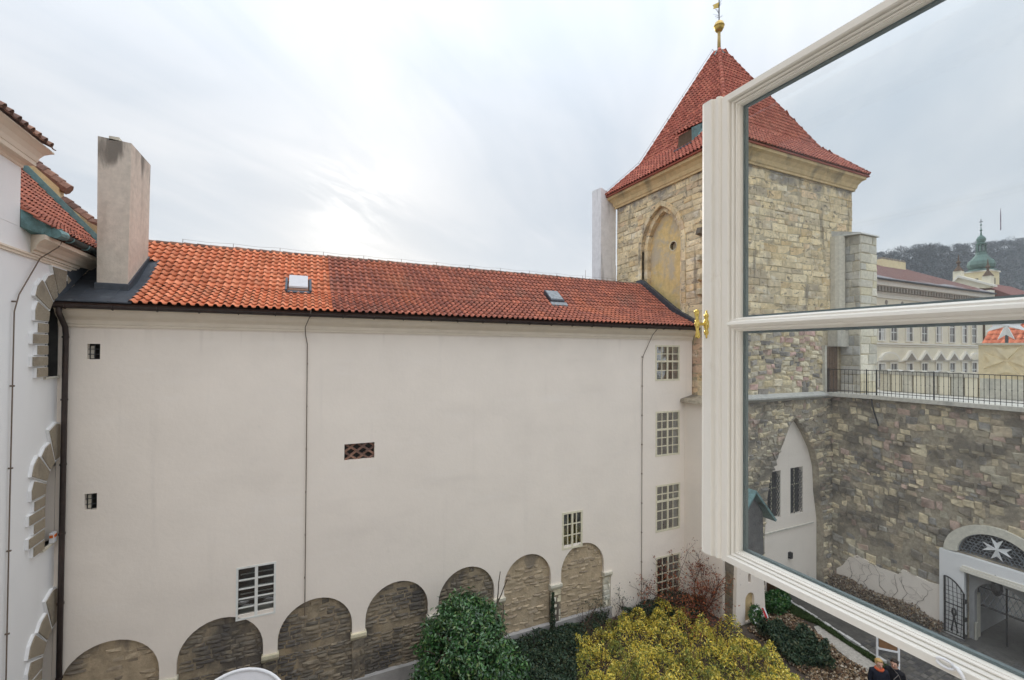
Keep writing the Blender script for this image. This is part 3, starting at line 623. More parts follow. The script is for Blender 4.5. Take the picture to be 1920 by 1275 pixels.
# ================================================================== LEFT BUILDING
lb = base('courtyard_wing', (XL-2, 13, G), 'white wing on the left with heavy cornice and rough stone window surrounds', 'building')
fL = fr((XL, 0, 0), (0, 1, 0), (1, 0, 0))
WC = 14.05; WZ = [(-.65, .55), (-4.45, -3.25), (-8.25, -7.05)]
holes = [[(13.40, zb), (14.45, zb), (14.45, zs+.50)]+[(y, z) for y, z in arcpts(WC, zs, .65, .65, 52, 180, 10)] for zb, zs in WZ]
plate('wall', rect(.12, 17.2, G-.1, 2.42), holes, .35, fL, 'plaster_cool', lb)
plate('upper_wall', rect(.12, 12.33, 2.421, 3.9), [], 3.5, fL, 'plaster_cool', lb, .004)
q = MB(); q.box(XL-3.5, XL-.36, .12, 17.2, G, 2.4); q.build('inner_wall', 'plaster_cool', lb)
# projecting plinth strip of upper wall and string moulding
q = MB(); q.prism([(0, 1.86), (.03, 1.86), (.03, 1.90), (.055, 1.92), (.055, 1.955), (0, 1.97)], lambda e, z, y: (XL+e, y, z), .12, 17.19); q.build('string_moulding', 'cornice_plaster', lb)
CL = [(0, 1.972), (.06, 1.972), (.06, 2.03), (.11, 2.05), (.14, 2.12), (.22, 2.20), (.33, 2.24), (.33, 2.33), (0, 2.36)]
q = MB(); n = len(CL)
vs = [(XL+e, 12.75-e*.9, z) for e, z in CL]+[(XL+e, 17.19, z) for e, z in CL]
q.add(vs, [(i, (i+1) % n, (i+1) % n+n, i+n) for i in range(n)]+[tuple(range(n)), tuple(range(2*n-1, n-1, -1))]); q.build('cornice', 'cornice_plaster', lb)
# upper cornice, mitred round the far corner
CU = [(0, 3.60), (.03, 3.62), (.03, 3.66), (.07, 3.70), (.165, 3.72), (.165, 3.80), (.18, 3.81), (.20, 3.90), (.25, 3.99), (.33, 4.06), (.365, 4.08), (.365, 4.11), (0, 4.13)]
q = MB(); n = len(CU)
vs = [(XL+e, .12, z) for e, z in CU]+[(XL+e, 12.33+e, z) for e, z in CU]+[(-9, 12.33+e, z) for e, z in CU]
q.add(vs, [(j*n+i, j*n+(i+1) % n, (j+1)*n+(i+1) % n, (j+1)*n+i) for j in range(2) for i in range(n)]+[tuple(range(n)), tuple(range(3*n-1, 2*n-1, -1))])
q.build('upper_cornice', 'cornice_plaster', lb)
q = MB(); q.box(-9, XL+.30, .12, 12.6, 4.09, 4.14); q.build('upper_roof', 'tile_under', lb)
tv3, tf3 = tile_geo(.235, .36, .075)
s = V((-1, 0, .62)).normalized()
T = tile_rows((XL+.42, 5.0, 4.10), (0, 1, 0), s, 7.75, 9, .28, .235)
tm = mesh('tile', tv3, tf3, 'tile_brown', None, True)
for M in T[:33]: obj('tile', tm, lb, M)
join('roof_tiles', [(tv3, tf3, M) for M in T[33:]], 'tile_brown', lb, 'stuff', True)
# rough stone window surrounds: white bordered blocks with a pebbledash face
def block(poly, parent):
    cx, cz = sum(p[0] for p in poly)/len(poly), sum(p[1] for p in poly)/len(poly)
    inn = [(cx+(p[0]-cx)*.92, cz+(p[1]-cz)*.88) for p in poly]
    m = MB(); f = fL
    m.prism(poly, lambda a, z, d: f(a, z, d), -.02, .055, 0); m.prism(inn, lambda a, z, d: f(a, z, d), .05, .075, 1)
    m.build('surround_stone', ['plaster_cool', 'pebbledash'], parent)
for k, (zb, zs) in enumerate(WZ):
    m = MB()
    for a, c, z0, z1 in ((13.40, 13.46, zb, zs),): m.add([fL(13.40, zb, -.03), fL(14.0, zb, -.03), fL(14.0, zs+.6, -.03), fL(13.40, zs+.3, -.03), fL(13.40, zb, -.05), fL(14.0, zb, -.05), fL(14.0, zs+.6, -.05), fL(13.40, zs+.3, -.05)][:0], [])
    A = [fL(13.38, zb, -.20), fL(13.998, zb, -.20), fL(13.998, zs+.7, -.20), fL(13.38, zs+.7, -.20)]
    m.add(A+[p-V((.02, 0, 0)) for p in A], [(0,1,2,3),(7,6,5,4),(0,4,5,1),(1,5,6,2),(2,6,7,3),(3,7,4,0)]); w = m.build('arched_window', 'room_dark', lb, recalc=False)
    m = MB()
    for y in (13.55, 13.75): m.box(XL-.19, XL-.17, y-.012, y+.012, zb, zs+.6)
    m.build('glazing_bar', 'iron_grey', w)
    m = MB(); m.box(XL-.19, XL+.05, 13.36, 13.985, zb-.05, zb); m.build('sill', 'limestone_grey', w)
    m = MB(); m.box(XL-.18, XL-.005, 13.986, 13.996, zb, zs+.5); m.build('reveal', 'room_dark' if k == 0 else 'plaster', w)  # top reveal coloured dark to imitate an unlit opening
    h = (zs-zb)/5
    for i in range(5):
        o_ = 12.74 if i % 2 == 1 else 12.93
        block([(o_, zb+i*h+.01), (13.385, zb+i*h+.01), (13.385, zb+(i+1)*h-.012), (o_, zb+(i+1)*h-.012)], lb)
    for i in range(4):
        a0, a1 = 180-i*22.5-1, 180-(i+1)*22.5+1
        if i == 3: a1 = 84
        ro = (1.22, 1.36, 1.24, 1.52)[i]
        P = [(WC+.66*math.cos(R(a0)), zs+.66*math.sin(R(a0))), (WC+ro*math.cos(R(a0)), zs+ro*math.sin(R(a0))), (WC+ro*1.03*math.cos(R((a0+a1)/2)), zs+ro*1.03*math.sin(R((a0+a1)/2))), (WC+ro*math.cos(R(a1)), zs+ro*math.sin(R(a1))), (WC+.66*math.cos(R(a1)), zs+.66*math.sin(R(a1)))]
        P = [(min(y, 13.99) if zs < 0 else y, min(z, 1.852)) for y, z in P]
        block(P, lb)
block([(14.2, 1.15), (14.75, 1.2), (14.62, 1.55), (14.22, 1.75)], lb)
# copper box gutter, roof tiles up to the fire wall
q = MB(); pts = [(-4.75+.085*math.cos(R(t)), 2.44+.085*math.sin(R(t))) for t in range(180, 361, 20)]+[(-4.665, 2.46), (-4.835, 2.46)]
q.prism(pts, lambda x, z, y: (x, y, z), 12.75, 17.15); gt = q.build('gutter', 'gutter_green', lb)
for y in (13.3, 14.1, 14.9, 15.7, 16.5):
    m = MB(); m.tube([(-4.75+.1*math.cos(R(t)), y, 2.44+.1*math.sin(R(t))) for t in range(180, 361, 30)], .012, 5); m.build('bracket', 'copper', gt)
q = MB(); q.add([(XL+.01, 12.335, 2.42), (XL+.30, 12.55, 2.32), (-4.66, 12.78, 2.35), (XL+.01, 12.78, 2.35), (XL+.01, 12.335, 2.78), (XL+.30, 12.55, 2.60), (-4.66, 12.78, 2.53), (XL+.01, 12.78, 2.70)], BF)
q.tube([(-4.72, 12.62, 2.40), (-4.70, 12.95, 2.42)], .10, 10); q.build('copper_hopper', 'copper', lb)
RO = [(-4.72, 2.47), (-5.47, 3.02), (-7.6, 5.45)]
q = MB(); q.prism([(x, z-.03) for x, z in RO]+[(-9.6, 3.2), (-9.6, 2.35), (-4.8, 2.35)], lambda x, z, y: (x, y, z), 12.80, 17.19); q.build('roof', 'tile_under', lb)
tv2, tf2 = tile_geo(.17, .30, .04)
its = []
for (xa, za), (xb, zb_) in zip(RO, RO[1:]):
    s = V((xb-xa, 0, zb_-za)); L = s.length; rows = max(1, round(L/.24))
    its += tile_rows((xa, 12.34, za), (0, 1, 0), s, 4.86, rows, L/rows, .17)
its.sort(key=lambda M: M.translation.x, reverse=True)
vis = [M for M in its if 30 < pr(M.translation)[0] < 187]; hid = [M for M in its if not 30 < pr(M.translation)[0] < 187]
t2 = mesh('tile', tv2, tf2, 'tile_old', None, True)
for M in vis[:230]: obj('tile', t2, lb, M)
join('roof_tiles', [(tv2, tf2, M) for M in vis[230:]+hid], 'tile_old', lb, 'stuff', True)
q = MB(); q.prism([(-5.30, 2.8), (-5.47, 3.58), (-5.66, 3.67), (-6.35, 4.25), (-6.38, 4.60), (-7.01, 5.23), (-7.9, 6.2), (-9.5, 6.2), (-9.5, 2.0), (-5.3, 2.0)], lambda x, z, y: (x, y, z), 17.2, 17.5)
fw = q.build('fire_wall', 'ochre_cornice', lb)
q = MB()
for (xa, za), (xb, zb_) in (((-5.36, 3.60), (-5.72, 3.70)), ((-5.72, 3.72), (-6.33, 4.24)), ((-6.20, 4.55), (-7.05, 5.27)), ((-7.05, 5.27), (-7.9, 6.2))):
    L = math.hypot(xb-xa, zb_-za); k = max(1, int(L/.2))
    for i in range(k):
        a, c = i/k, (i+1)/k+.05
        q.tube([(xa+(xb-xa)*a, 17.35, za+(zb_-za)*a+.05), (xa+(xb-xa)*c, 17.35, za+(zb_-za)*c+.01)], .16, 7)
q.build('coping_tiles', 'tile_brown', fw)
q = MB(); q.prism([(-5.42, 3.05), (-7.6, 5.53), (-7.6, 5.78), (-5.42, 3.25)], lambda x, z, y: (x, y, z), 17.14, 17.205); q.build('copper_flashing', 'copper', lb)
cable('conductor_cable', lb, [(-4.80, 13.2, 2.42), (-4.84, 13.1, 2.2), (-5.08, 12.95, 1.9), (-5.105, 12.25, 1.05), (-5.105, 12.1, .7), (-5.11, 12.09, -3), (-5.11, 12.08, -9.9)], [(-5.11, 12.09, z) for z in (.9, -.75, -2.35, -3.95, -5.55)], n=(1, 0, 0))
q = MB(); q.tube([(-5.35, 10.86, 4.2), (-5.46, 10.86, 4.75), (-5.6, 10.86, 5.2)], .035, 6, r1=.02); q.build('roof_rod', 'gutter_green', lb)
ab = base('alarm_box', (-5.1, 13.7, -4.4), 'small white box with an orange face on the sill of the middle arched window', 'box')
q = MB(); q.box(-5.14, -5.06, 13.72, 13.87, -4.44, -4.22); q.build('case', 'white', ab)
q = MB(); q.box(-5.058, -5.05, 13.74, 13.85, -4.32, -4.26); q.box(-5.13, -5.07, 13.708, 13.719, -4.32, -4.26); q.build('face_plate', 'orange', ab)

# ================================================================== STONE TOWER
TY, TR, TB = 12.2, 23.1, 19.1          # front plane, right side, back
tw = base('stone_tower', (19, 15.6, G), 'square yellow sandstone tower under a steep red tiled pyramid roof', 'tower')
fTl = fr((XT, 0, 0), (0, -1, 0), (-1, 0, 0)); fTf = fr((0, TY, 0), (1, 0, 0), (0, -1, 0))
AC, AW = 15.9, 1.28
po = [(-y, z) for y, z in pointed(AC, AW, 1.2, 4.9, 1.85)][::-1]
plate('side_wall', [(-TB, G), (-TY, G), (-TY, 8.0), (-TB, 8.0)], [po], .5, fTl, 'mortar', tw, -.06)
NC = 18.95
niche = [(17.05, G-.05), (20.85, G-.05), (20.85, -7.3), (20.62, -6.1), (20.55, -5.0), (20.25, -4.2), (19.75, -3.45), (19.35, -3.0), (18.98, -2.72), (18.6, -3.05), (18.2, -3.7), (17.75, -4.4), (17.35, -5.1), (17.15, -6.0), (17.0, -7.5)]
plate('front_wall', [(XT+.45, -1.8), (TR, -1.8), (TR, 8.0), (XT+.45, 8.0)], [], .5, fTf, 'mortar', tw, -.06)
plate('lower_wall', [(XT+.1, G)]+[niche[0]]+list(reversed(niche[2:]))[::1]+[(20.85, G), (22, G), (22, -1.81), (XT+.1, -1.81)], [], .5, fTf, 'mortar_dark', tw, -.03)
q = MB(); q.box(XT+.55, TR-.01, TY+.55, TB, G, 8.0); q.build('core', 'mortar', tw)
def ex_l(z0, z1):
    zm = (z0+z1)/2; o = []
    h = 1.85; w = AW+.2; hh = h+.25; r = (w*w+hh*hh)/(2*w); e = r-w
    if zm < 4.9: ww = w
    elif zm < 4.9+hh: ww = math.sqrt(max(0, r*r-(zm-4.9)**2))-e
    else: ww = 0
    return [(-AC-ww, -AC+ww)] if ww > .02 else []
bL = courses(-TB, -TY, -1.85, 7.75, (.22, .38), (.34, .85), ex_l, .012, (-.055, -.02))
bL2 = [b_ for b_ in bL]
bF = courses(XT, TR, 1.0, 7.75, (.18, .40), (.3, .9), lambda a, c: [], .012, (-.055, -.02))
bF2 = courses(XT, 20.85, -1.7, 1.0, (.16, .30), (.2, .55), lambda a, c: [], .025, (-.06, .0))
def ex_n(z0, z1):
    zm = (z0+z1)/2
    if zm > -2.75: return []
    L_, R_ = [], []
    P = niche
    for (a, c) in zip(P, P[1:]+P[:1]):
        if (a[1]-zm)*(c[1]-zm) <= 0 and a[1] != c[1]: L_.append(a[0]+(c[0]-a[0])*(zm-a[1])/(c[1]-a[1]))
    return [(min(L_)-.02, max(L_)+.02)] if len(L_) >= 2 else []
bN = [x for x in courses(XT+.1, 21.5, G, -1.95, (.12, .26), (.14, .45), ex_n, .012, (-.06, .05)) if random.random() < .93]
hideT = lambda x, y, c: 1308 < x < 1396 or (1360 < x and (595 < y < 625)) or (c.y < 12.3 and x < 1396) or (c.y > 12.3 and (y > 640 or x > 1308))
lay(tw, [((XT, 0, 0), (0, -1, 0), (-1, 0, 0), bL, 'stone_ochre'), ((0, TY, 0), (1, 0, 0), (0, -1, 0), bF, 'stone_ochre'),
         ((0, TY, 0), (1, 0, 0), (0, -1, 0), bF2, 'stone_patch'), ((0, TY, 0), (1, 0, 0), (0, -1, 0), bN, 'stone_rubble')], 295, hideT)
# pointed arch on the side: two orders of voussoirs, ochre infill with a round hole
for (w0, w1, d0, d1, hh) in ((AW-.0, AW+.22, -.18, .015, 1.85), (AW-.24, AW-.01, -.42, -.17, 1.62)):
    oi, oo = pointed(AC, w0, 1.2, 4.9, hh, 6), pointed(AC, w1, 1.2, 4.9, hh+(w1-w0)*1.15, 6)
    def sub(P):
        a, z = P[0], P[1]; k = 8
        return [(a[0], a[1]+(z[1]-a[1])*i/k) for i in range(k)]+P[1:-1]+[(P[-1][0], P[-2][1]+(P[-1][1]-P[-2][1])*i/k) for i in range(1, k+1)]
    oi, oo = sub(oi), sub(oo)
    for i in range(len(oi)-1):
        m = MB(); m.prism([(-oi[i][0], oi[i][1]), (-oo[i][0], oo[i][1]), (-oo[i+1][0], oo[i+1][1]), (-oi[i+1][0], oi[i+1][1])], lambda a, z, d: fTl(a, z, d), d0, d1+random.uniform(-.015, .01))
        m.build('voussoir', 'stone_ochre', tw, bevel=.012)
pi_ = [(-y, z) for y, z in pointed(AC, AW-.22, 1.2, 4.9, 1.62)][::-1]
OC = (-15.49, 4.85)
plate('arch_infill', pi_, [arcpts(OC[0], OC[1], .19, .19, 0, 342, 18)], .12, fTl, 'ochre_render', tw, -.40)
bI = courses(-AC-AW+.25, -AC+AW-.25, 1.3, 6.3, (.34, .46), (.5, .95), lambda a, c: (lambda zm, w: [(-99, -AC-w), (-AC+w, 99)])((a+c)/2, (AW-.24 if (a+c)/2 < 4.9 else max(.05, (AW-.24)*(1-((a+c)/2-4.9)/1.62)**.62))), .012, (-.40, -.392))
bI = [x for x in bI if abs(x[0]-OC[0]) > x[2]/2+.2 or abs(x[1]-OC[1]) > x[3]/2+.2]
vI = block_variants('ochre_render')
join('infill_blocks', [(vI[i % 5][0]*np.array((1, 1, .12)), vI[i % 5][1], Matrix(((0, 0, -.12, XT-d), (-w, 0, 0, -a), (0, h, 0, z), (0, 0, 0, 1)))) for i, (a, z, w, h, d) in enumerate(bI)], 'ochre_render', tw, 'stuff')
q = MB(); q.add([fTl(OC[0]+.19*math.cos(t), OC[1]+.19*math.sin(t), d) for d in (-.395, -.9) for t in np.linspace(0, 2*math.pi, 17)[:-1]], [(i, (i+1) % 16, (i+1) % 16+16, i+16) for i in range(16)]+[tuple(range(16, 32))]); q.build('round_window', 'room_dark', tw)
q = MB(); rr = [fTl(OC[0]+r*math.cos(t), OC[1]+r*math.sin(t), d) for r, d in ((.19, -.39), (.235, -.385)) for t in np.linspace(0, 2*math.pi, 17)[:-1]]
q.add(rr, [(i, (i+1) % 16, (i+1) % 16+16, i+16) for i in range(16)]); q.build('oculus_ring', 'limestone', tw)
# broken corbels on the near corner of the side wall
for z in (5.0, 3.9, 3.1, 2.5):
    m = MB(); m.add([fTl(-13.5+random.uniform(-.05, .05)+a*.28, z+c*.3, d) for d, s_ in ((-.05, 1), (.22, .7)) for a, c in ((-.5*s_, -.6*s_), (.5*s_, -.5*s_), (.6*s_, .5*s_), (-.4*s_, .55*s_))], [(0,1,2,3),(7,6,5,4),(0,4,5,1),(1,5,6,2),(2,6,7,3),(3,7,4,0)])
    m.build('corbel', 'stone_rubble', tw)
# ledges: over the whitewashed base, and string course on the front
q = MB(); q.box(14.47, XT+.2, TY-.1, D+.01, G, -2.02); q.build('whitewashed_base', 'plaster', tw)
q = MB(); q.add([(14.22, TY-.25, -2.05), (XT+.3, TY-.25, -2.05), (XT+.3, D+.12, -2.05), (14.22, D+.12, -2.05), (14.26, TY-.25, -1.93), (XT+.3, TY-.25, -1.72), (XT+.3, D+.12, -1.72), (14.26, D+.12, -1.93)], BF)
q.build('ledge', 'mortar_dark', tw)
q = MB(); q.prism([(TY+.2, -1.98), (TY-.05, -1.98), (TY-.22, -1.86), (TY-.22, -1.80), (TY+.0, -1.68), (TY+.2, -1.66)], lambda y, z, x: (x, y, z), XT+.05, 21.3); q.build('string_course', 'limestone_grey', tw)
# eaves cornice (mitred ring) and roof
EV = (14.45, 11.78, 23.62, 19.42); EZ = 8.2
def ring(e, z): return [(XT-e, TY-e, z), (TR+e, TY-e, z), (TR+e, TB+e, z), (XT-e, TB+e, z)]
q = MB(); PF = [(0.0, 7.50), (.06, 7.50), (.06, 7.58), (.10, 7.62), (.14, 7.78), (.24, 7.93), (.36, 8.0), (.36, 8.13), (0, 8.14)]
vs = [p for e, z in PF for p in ring(e, z)]; n = len(PF)
q.add(vs, [(4*i+k, 4*i+(k+1) % 4, 4*((i+1) % n)+(k+1) % 4, 4*((i+1) % n)+k) for i in range(n) for k in range(4)]); q.build('cornice', 'ochre_cornice', tw)
AP = V((18.7, 15.9, 15.0)); KZ = 9.65
E4 = [V((EV[0], EV[1], EZ)), V((EV[2], EV[1], EZ)), V((EV[2], EV[3], EZ)), V((EV[0], EV[3], EZ))]
K4 = [V((15.85, 13.12, KZ)), V((22.1, 13.12, KZ)), V((22.1, 18.3, KZ)), V((15.85, 18.3, KZ))]
A4 = [AP+V((a*.12, c*.12, 0)) for a, c in ((-1, -1), (1, -1), (1, 1), (-1, 1))]
q = MB(); dn = V((0, 0, -.03))
q.add([p+dn for p in E4+K4+A4]+[p+V((0, 0, -.08)) for p in E4], [(r*4+i, r*4+(i+1) % 4, r*4+4+(i+1) % 4, r*4+4+i) for r in range(2) for i in range(4)]+[(8, 9, 10, 11), (15, 14, 13, 12)]+[(i, 12+i, 12+(i+1) % 4, (i+1) % 4) for i in range(4)])
trf = q.build('roof', 'tile_tower', tw)
tvt, tft = tile_geo(.19, .30, .06); its = []
for i in (0, 3, 1):
    j = (i+1) % 4
    for (a, b_, c, d_) in ((E4[i], E4[j], K4[j], K4[i]), (K4[i], K4[j], A4[j], A4[i])):
        u = (b_-a).normalized(); w0 = (b_-a).length; s = (d_-a)-u*(d_-a).dot(u); L = s.length; s.normalize(); l0 = (d_-a).dot(u); l1 = (c-a).dot(u)
        # columns centred on the face so that both slopes line up
        mid = (w0 if a is E4[i] else w0)/2; rows = round(L/.255); ex = L/rows
        its += tile_rows(a-u*.0, u, s, w0, rows, ex, .19, keep=lambda x, t: l0*t/L-.05 < x < w0+(l1-w0)*t/L+.05)
vis = sorted(its, key=lambda M: pr(M.translation)[2])
tmt = mesh('tile', tvt, tft, 'tile_tower', None, True)
pick = [M for M in vis if (lambda p: 0 < p[0] < 1920 and 95 < p[1] < 350 and not (1308 < p[0] < 1392) and not (p[0] > 1392 and p[1] < 610-(p[0]-1340)*.57-420))(pr(M.translation))][:280]
ids = {id(M) for M in pick}
for M in pick: obj('tile', tmt, tw, M)
join('roof_tiles', [(tvt, tft, M) for M in its if id(M) not in ids], 'tile_tower', tw, 'stuff', True)
q = MB()
for i in (0, 1, 3):
    for P, Q in ((E4[i], K4[i]), (K4[i], A4[i])):
        L = (Q-P).length; k = int(L/.3)
        for t in range(k): q.tube([P.lerp(Q, t/k)+V((0, 0, .06)), P.lerp(Q, min(1, (t+1.15)/k))+V((0, 0, .04))], .095, 7, r1=.08)
q.build('hip_tiles', 'tile_tower', trf, smooth=True)
# dormer on the side slope
q = MB(); DY = 14.85
q.add([(15.35, DY-.42, 9.15), (15.35, DY+.42, 9.15), (15.35, DY+.38, 9.78), (15.35, DY-.38, 9.78), (16.4, DY-.42, 9.6), (16.4, DY+.42, 9.6), (16.4, DY+.38, 10.35), (16.4, DY-.38, 10.35)], [(0,1,2,3),(0,4,5,1),(1,5,6,2),(2,6,7,3),(3,7,4,0)])
dm = q.build('dormer', 'wood_brown', trf)
T = tile_rows((15.22, DY+.50, 9.79), (0, -1, 0), V((1.2, 0, .65)), 1.0, 5, .25); join('dormer_tiles', [(tvt, tft, M) for M in T], 'tile_tower', trf, 'stuff', True)
q = MB(); q.add([(15.30, DY-.44, 9.12), (16.2, DY-.62, 9.85), (16.2, DY-.46, 10.3), (15.30, DY-.42, 9.80), (15.34, DY-.40, 9.12), (16.2, DY-.56, 9.85), (16.2, DY-.40, 10.3), (15.34, DY-.38, 9.80)], BF); q.build('dormer_cheek', 'copper', trf)
q = MB(); q.box(15.18, 15.36, DY-.5, DY+.5, 9.06, 9.13); q.build('dormer_sill', 'lead', trf)
# finial
q = MB(); q.lathe([(.34, -.25), (.22, -.05), (.10, .12), (.085, .16)], AP, 10); q.build('finial_collar', 'copper', trf)
fin = base('weather_vane', AP, 'gilded pennant vane with ball on the tip of the tower roof', 'weather vane')
q = MB(); q.lathe([(.085, .1), (.07, 1.02)], AP, 10); q.build('pole', 'ochre_pole', fin, smooth=True)
q = MB(); q.lathe([(.05, 1.0), (.15, 1.04), (.225, 1.17), (.245, 1.27), (.26, 1.28), (.26, 1.31), (.24, 1.32), (.20, 1.45), (.10, 1.54), (.03, 1.57)], AP, 16); q.build('ball', 'gold', fin, smooth=True)
q = MB(); q.tube([AP+V((0, 0, 1.5)), AP+V((0, 0, 3.6))], .028, 6); q.build('rod', 'iron', fin)
fu = V((-.93, .1, -.28)).normalized(); q = MB(); o = AP+V((0, 0, 2.2)); pf = [(0.03, .02), (.40, -.03), (.34, .07), (.42, .17), (.03, .30)]
q.prism(pf, lambda a, z, d: o+fu*a+V((0, 0, z))+V((.1, .93, 0))*d, -.008, .008); q.build('pennant', 'gold', fin)
q = MB()
for k in range(22):
    z = random.uniform(1.6, 2.4); t = random.uniform(0, 6.3); L = random.uniform(.12, .28)
    q.tube([AP+V((0, 0, z)), AP+V((L*math.cos(t), L*math.sin(t), z+L*.6))], .006, 3)
q.build('spikes', 'iron_grey', fin)
# lightning cable down the far left hip
q = MB(); cc_ = [K4[3].lerp(A4[3], t)+V((-.12, .05, .16)) for t in (0, .2, .4, .6, .8, 1)]; q.tube([E4[3]+V((-.05, 0, .2))]+cc_, .008, 4)
for p in cc_: q.tube([p, p+V((.1, 0, -.15))], .01, 4)
q.build('lightning_wire', 'rust_cable', trf)
# slender white chimney behind the ridge
q = MB(); frustum(q, 14.18, 15.11, 19.4, 20.2, 0, 8.4, -.04, 0, (8.62, 8.25, 8.3, 8.66)); wc = base('roof_chimney', (14.6, 19.8, 1), 'slender white chimney beside the far corner of the stone tower', 'chimney'); q.build('shaft', 'white_chimney', wc)
q = MB()
for t in (.15, .4, .7, .9): q.tube([(14.2+.9*t, 19.6, 8.55-.35*t), (14.2+.9*t, 19.6, 8.68-.33*t)], .035, 6)
q.build('cap_bolts', 'iron', wc)
# buttress on the right end of the front
bt = MB(); frustum(bt, 22.1, 23.35, 11.4, TY+.2, -1.75, 5.25)
bt.build('buttress', 'mortar', tw)
c1 = courses(22.1, 23.35, -1.72, 5.2, (.3, .48), (.4, .9), None, .012, (.02, .035)); c2 = courses(-TY, -11.4, -1.72, 5.2, (.3, .48), (.3, .6), None, .012, (.02, .035))
lay(tw, [((0, 11.4, 0), (1, 0, 0), (0, -1, 0), c1, 'limestone'), ((22.1, 0, 0), (0, -1, 0), (-1, 0, 0), c2, 'limestone_grey')], 70, lambda x, y, c: 590 < y < 630, 'buttress_stone', 'buttress_blocks')  # greyer stone on the side face puts its shade into the colour
q = MB(); q.add([(22.02, 11.3, 5.22), (23.45, 11.3, 5.22), (23.45, 12.3, 5.22), (21.5, 12.3, 5.22), (22.05, 11.36, 5.30), (23.42, 11.36, 5.30), (23.42, 12.3, 5.50), (21.5, 12.3, 5.50)], BF); q.build('buttress_cap', 'limestone_grey', tw)
# grey half-round turret between wall and buttress
q = MB(); q.lathe([(.36, -.0), (.36, 4.86)], (21.76, TY+.02, .35), 14); q.build('stair_turret', 'limestone_grey', tw, smooth=False)
q = MB(); q.box(21.25, 22.1, TY-.35, TY+.1, .30, 1.0); q.build('lintel', 'limestone_grey', tw)
q = MB(); q.box(20.93, 21.75, TY-.05, TY+.05, -1.72, .30); dr = q.build('door', 'wood_brown', tw)
for k in range(4):
    m = MB(); m.box(20.95+k*.2, 21.13+k*.2, TY-.075, TY-.05, -1.70, .28); m.build('plank', 'wood_brown', dr)
q = MB(); q.box(20.80, 20.93, TY-.09, TY+.05, -1.72, .34); q.build('door_jamb', 'limestone', tw)
# white infill of the ruined pointed arch with two barred windows
NW = [(17.55, 18.44, -6.96, -4.95), (19.05, 19.93, -6.98, -4.93)]
plate('niche_infill', [(16.9, G), (21.0, G), (21.0, -2.5), (16.9, -2.5)], [rect(a+.02, c-.02, z0+.02, z1-.02) for a, c, z0, z1 in NW], .2, fTf, 'plaster', tw, -.32)
fN = fr((0, TY+.34, 0), (1, 0, 0), (0, -1, 0))
for a, c, z0, z1 in NW:
    m = MB(); A = [fTf(a-.02, z0-.02, -.50), fTf(c+.02, z0-.02, -.50), fTf(c+.02, z1+.02, -.50), fTf(a-.02, z1+.02, -.50)]
    m.add(A+[p+V((0, .03, 0)) for p in A], [(0,1,2,3),(7,6,5,4)]); w = m.build('barred_window', 'room_dark', tw, recalc=False)
    g = MB(); k = 7
    for i in range(-12, 8):
        for sgn in (1, -1):
            P = []
            for t in np.linspace(0, 1, 9):
                x = a+(c-a)*t; z = z0+(i+(t if sgn > 0 else 1-t)*6)*(z1-z0)/9.
                if z0 < z < z1: P.append(fTf(x, z, -.37+.01*sgn))
            if len(P) > 1: g.tube(P, .011, 4)
    g.build('diamond_grille', 'iron_grey', w)
    g = MB(); zz = z0+(z1-z0)*.62; g.add([fTf(a, zz-.02, -.44), fTf(c, zz-.02, -.44), fTf(c, zz+.02, -.44), fTf(a, zz+.02, -.44)], [(0,1,2,3)]); g.add([fTf((a+c)/2-.03, z0, -.44), fTf((a+c)/2+.03, z0, -.44), fTf((a+c)/2+.03, z1, -.44), fTf((a+c)/2-.03, z1, -.44)], [(0,1,2,3)])
    g.build('frame', 'frame_cream', w, recalc=False)
q = MB(); q.box(16.95, 20.6, TY+.27, TY+.34, -7.5, -7.46); q.build('sill_line', 'limestone_grey', tw)
q = MB(); q.box(18.9, 19.05, TY+.2, TY+.34, -8.75, -8.5); q.build('wall_hook', 'iron', tw)
q = MB(); q.box(17.55, 18.1, TY-.02, TY+.34, G, -9.1); q.prism(arcpts(17.83, -9.1, .27, .25, 0, 180, 8), lambda x, z, y: (x, y, z), TY-.02, TY+.34); q.build('cellar_hatch', 'wood_brown', tw)
q = MB(); q.box(18.6, 19.2, TY+.1, TY+.34, G, -9.3); q.build('cellar_hatch', 'iron', tw)


# ================================================================== TERRACE WALL WITH GATEWAY
mk('iron_light', [(.20, .225, .25)], .5, 20, .2, (), 0)  # paler copy of the iron, light on the bars put into the colour
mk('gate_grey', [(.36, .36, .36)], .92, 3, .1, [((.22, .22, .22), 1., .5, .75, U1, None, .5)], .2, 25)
XW = 21.45; TZ = -1.72
tr = base('terrace_wall', (23, 7, G), 'dark rubble terrace wall with an arched white gateway and grey coping', 'wall')
fW = fr((XW, 0, 0), (0, -1, 0), (-1, 0, 0)); GC = -6.97
lun = arcpts(GC, -7.06, .99, .90, 0, 180, 16)
dooro = rect(GC-.78, GC+.78, G-.05, -7.60)
plate('wall', [(-12.25, G-.1), (GC-.78, G-.1), (GC-.78, -7.60), (GC+.78, -7.60), (GC+.78, G-.1), (-2, G-.1), (-2, -1.86), (-12.25, -1.86)], [lun], .5, fW, 'mortar_dark', tr, -.03)
PLB = [(-12.0, G), (-12.0, -9.45), (-11.75, -9.2), (-11.5, -8.75), (-11.2, -8.55), (-10.9, -8.6), (-10.4, -8.72), (-10.0, -8.7), (-9.75, -8.72), (-9.6, -8.45), (-9.2, -8.5), (-8.8, -8.56), (-8.44, -8.52)]
